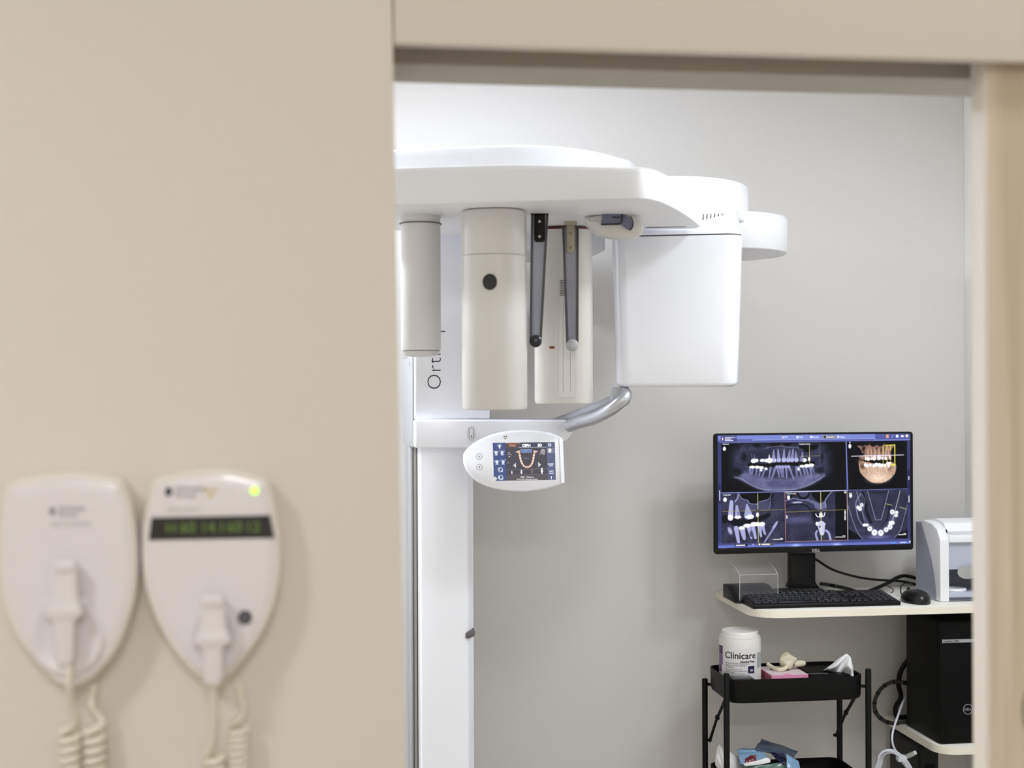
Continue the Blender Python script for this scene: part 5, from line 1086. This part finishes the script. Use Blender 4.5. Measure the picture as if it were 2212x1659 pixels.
tl_ = build('tissue_tail', MB().tube(spl([P(1836, 1459, 3.50), P(1840, 1466, 3.497), P(1841, 1472, 3.495)], 6), [.006 - .0003 * k for k in range(13)], 8, .4), M['tissue'], None); tl_.parent = tis

# ================================================================== LOWER TRAY CONTENTS
zl_ = .5635
tub2 = thing('white_tub', 'small white plastic tub at the left end of the lower trolley tray', 'tub', V((1.02, 3.40, zl_)))
tcx, tcy = 1.026, 3.44
ztb = zy(1644, 1545, 3.44)
build('bowl', MB().loft([[V((tcx + a, tcy + b, z_)) for a, b in rrect(-h, h, -h * 1.0, h * 1.0, .012)] for h, z_ in ((.026, zl_), (.036, ztb - .003), (.0385, ztb - .002), (.0385, ztb), (.0355, ztb), (.025, zl_ + .003))]), M['tub'], tub2, smooth=40)
def crumple(x_, y_, seed, fn, lift, nu=28, nv=20, amp=.006):
    rg = np.random.default_rng(seed); ph = rg.random(12) * 6.28; fr_ = 5 + rg.random(12) * 9
    def g_(u, v):
        p = fn(u, v); k = sum(math.sin(fr_[i] * u + ph[i]) * math.cos(fr_[i + 4] * v + ph[i + 4]) for i in range(4)) / 3
        return p - FWD * (amp * k)
    return MB().grid(g_, nu, nv)
def quad(pts, t0, t1, bulge=0.0):
    (a, b, c_, d_) = pts
    def fn(u, v):
        x_ = (a[0] * (1 - u) + b[0] * u) * (1 - v) + (d_[0] * (1 - u) + c_[0] * u) * v; y_ = (a[1] * (1 - u) + b[1] * u) * (1 - v) + (d_[1] * (1 - u) + c_[1] * u) * v
        return P(x_, y_, t0 + (t1 - t0) * v) - FWD * (bulge * math.sin(math.pi * u) * math.sin(math.pi * v))
    return fn
def sheet(name, seed, pts, t0, t1, m, label, cat, amp=.006, bulge=0.0, th=.0006, parent=None, group=None):
    o = build(name, crumple(0, 0, seed, quad(pts, t0, t1, bulge), 0, amp=amp), m, parent, smooth=80)
    sm = o.modifiers.new('thick', 'SOLIDIFY'); sm.thickness = th
    if parent is None: tag(o, label, cat, group)
    return o
TWT = [(1545,1652),(1546,1632),(1549,1616),(1553.5,1607.5),(1562,1612),(1572,1621),(1588,1631),(1602,1639),(1609,1648),(1609,1662)]
TWB = [(1562,1676),(1563,1678),(1564,1680),(1566,1684),(1566,1690),(1573,1690),(1582,1690),(1592,1689),(1598,1687),(1600,1684)]
def tw(u, v):
    f = u * (len(TWT) - 1); i = min(int(f), len(TWT) - 2); f -= i
    a = [TWT[i][k] * (1 - f) + TWT[i + 1][k] * f for k in (0, 1)]; b = [TWB[i][k] * (1 - f) + TWB[i + 1][k] * f for k in (0, 1)]
    d = .026 * math.sin(math.pi * v * .85) * (.4 + .6 * math.sin(math.pi * u)) + .004 * math.sin(13 * u + 4 * v) * v + .003 * math.sin(23 * u - 5 * v)
    return P(a[0] * (1 - v) + b[0] * v, a[1] * (1 - v) + b[1] * v, 3.525 - d)
tp_ = build('tissue_wad', MB().grid(tw, 30, 18), M['tissue'], None, smooth=80)
tp_.modifiers.new('thick', 'SOLIDIFY').thickness = .0008
tag(tp_, 'crumpled white tissue stuffed in the tub on the lower tray', 'tissue')
zpk = .5635
G = 'sachets piled on the lower trolley tray'
sheet('blue_sachet', 21, [(1592, 1620), (1648, 1617), (1662, 1648), (1600, 1652)], 3.53, 3.46, M['film'], 'light blue sachet with a rolled edge at the left of the heap', 'sachet', .007, .010, .003, group=G)
rl = build('rolled_edge', MB().tube([P(1595, 1623, 3.515), P(1610, 1623.5, 3.51), P(1632, 1623, 3.51)], [.005, .0056, .004], 12), M['film'], None); rl.parent = bpy.data.objects['blue_sachet']
sheet('dark_sachet', 22, [(1645, 1598), (1722, 1624), (1712, 1642), (1630, 1618)], 3.56, 3.51, M['film_dark'], 'dark blue-grey sachet with its corner up at the top of the heap', 'sachet', .006, .008, .003, group=G)
sheet('navy_sachet', 23, [(1662, 1625), (1692, 1630), (1706, 1654), (1690, 1652)], 3.49, 3.45, M['film_navy'], 'narrow navy sachet lying in the middle of the heap', 'sachet', .003, .006, .003, group=G)
sheet('blue_sachet', 24, [(1698, 1630), (1724, 1646), (1731, 1690), (1700, 1668)], 3.46, 3.42, M['film'], 'blue sachet standing at the right edge of the heap', 'sachet', .004, .010, .003, group=G)
sheet('maroon_sachet', 25, [(1612, 1636), (1634, 1632), (1630, 1648), (1608, 1649)], 3.445, 3.43, M['film_red'], 'small maroon sachet on the light blue one', 'sachet', .003, .005, .003, group=G)
sheet('green_sachet', 26, [(1602, 1655), (1700, 1648), (1704, 1706), (1600, 1706)], 3.455, 3.445, M['film_green'], 'green and blue patterned sachet at the front of the heap', 'sachet', .006, .010, .004, group=G)
pc = [(1605, 1650), (1640, 1643), (1655, 1637), (1664, 1640), (1665, 1647), (1650, 1651), (1610, 1656)]
tag(build('paper_strip', MB().prism([P(a, b, 3.425) for a, b in pc], FWD * .006), M['paper'], None, bevel=.002), 'curled white paper strip between the sachets', 'paper')

# ================================================================== LIGHT
def area(name, loc, size, e, col, target=None, spread=math.pi, shape='DISK', sy=None):
    d = bpy.data.lights.new(name, 'AREA'); d.shape = shape; d.size = size; d.energy = e; d.color = col; d.spread = spread
    if sy: d.size_y = sy
    o = bpy.data.objects.new(name, d); C.objects.link(o); o.location = loc
    if target is not None:
        o.rotation_euler = (V(target) - V(loc)).to_track_quat('-Z', 'Y').to_euler()
    return o
COOL, WARM = (0.87, 0.935, 1.0), (0.97, 0.985, 1.0)
area('room_downlight', (-0.8, 3.20, ZR - .01), 0.3, 40, COOL)
area('room_panel_light', (0.32, 3.10, ZR - .01), 0.6, 3.4, COOL, shape='SQUARE')
area('room_downlight', (1.62, 2.42, ZR - .01), 0.2, 9, COOL)
area('room_downlight', (1.30, 2.10, ZR - .01), 0.25, 9.5, COOL)
area('corridor_lamp', (-1.15, 0.15, ZC - .01), 0.30, 19, WARM)
area('corridor_lamp', (0.0, -1.5, ZC - .01), 0.6, 50, WARM)
area('corridor_lamp', (0.9, 1.2, ZC - .01), 0.3, 3.5, WARM)
wd = bpy.data.worlds.new('World'); bpy.context.scene.world = wd; wd.use_nodes = True
wd.node_tree.nodes['Background'].inputs[0].default_value = (0.9, 0.93, 1, 1); wd.node_tree.nodes['Background'].inputs[1].default_value = 0.05

# ================================================================== CAMERA
cd = bpy.data.cameras.new('camera'); cam = bpy.data.objects.new('camera', cd); C.objects.link(cam)
Rm = Matrix((RC, UC, -FWD)).transposed().to_4x4()
cam.matrix_world = Matrix.Translation(EYE) @ Rm
cd.sensor_width = 36.0; cd.lens = 36.0 * FOC / W; cd.clip_start = 0.05
cd.dof.use_dof = True; cd.dof.focus_distance = 3.25; cd.dof.aperture_fstop = 3.2
sc = bpy.context.scene; sc.camera = cam
sc.view_settings.view_transform = 'Standard'; sc.view_settings.look = 'None'; sc.view_settings.exposure = 0.0; sc.view_settings.gamma = 1.0
sc.view_settings.use_curve_mapping = False
sc.cycles.max_bounces = 12; sc.cycles.diffuse_bounces = 8; sc.cycles.transparent_max_bounces = 12; sc.cycles.use_denoising = True
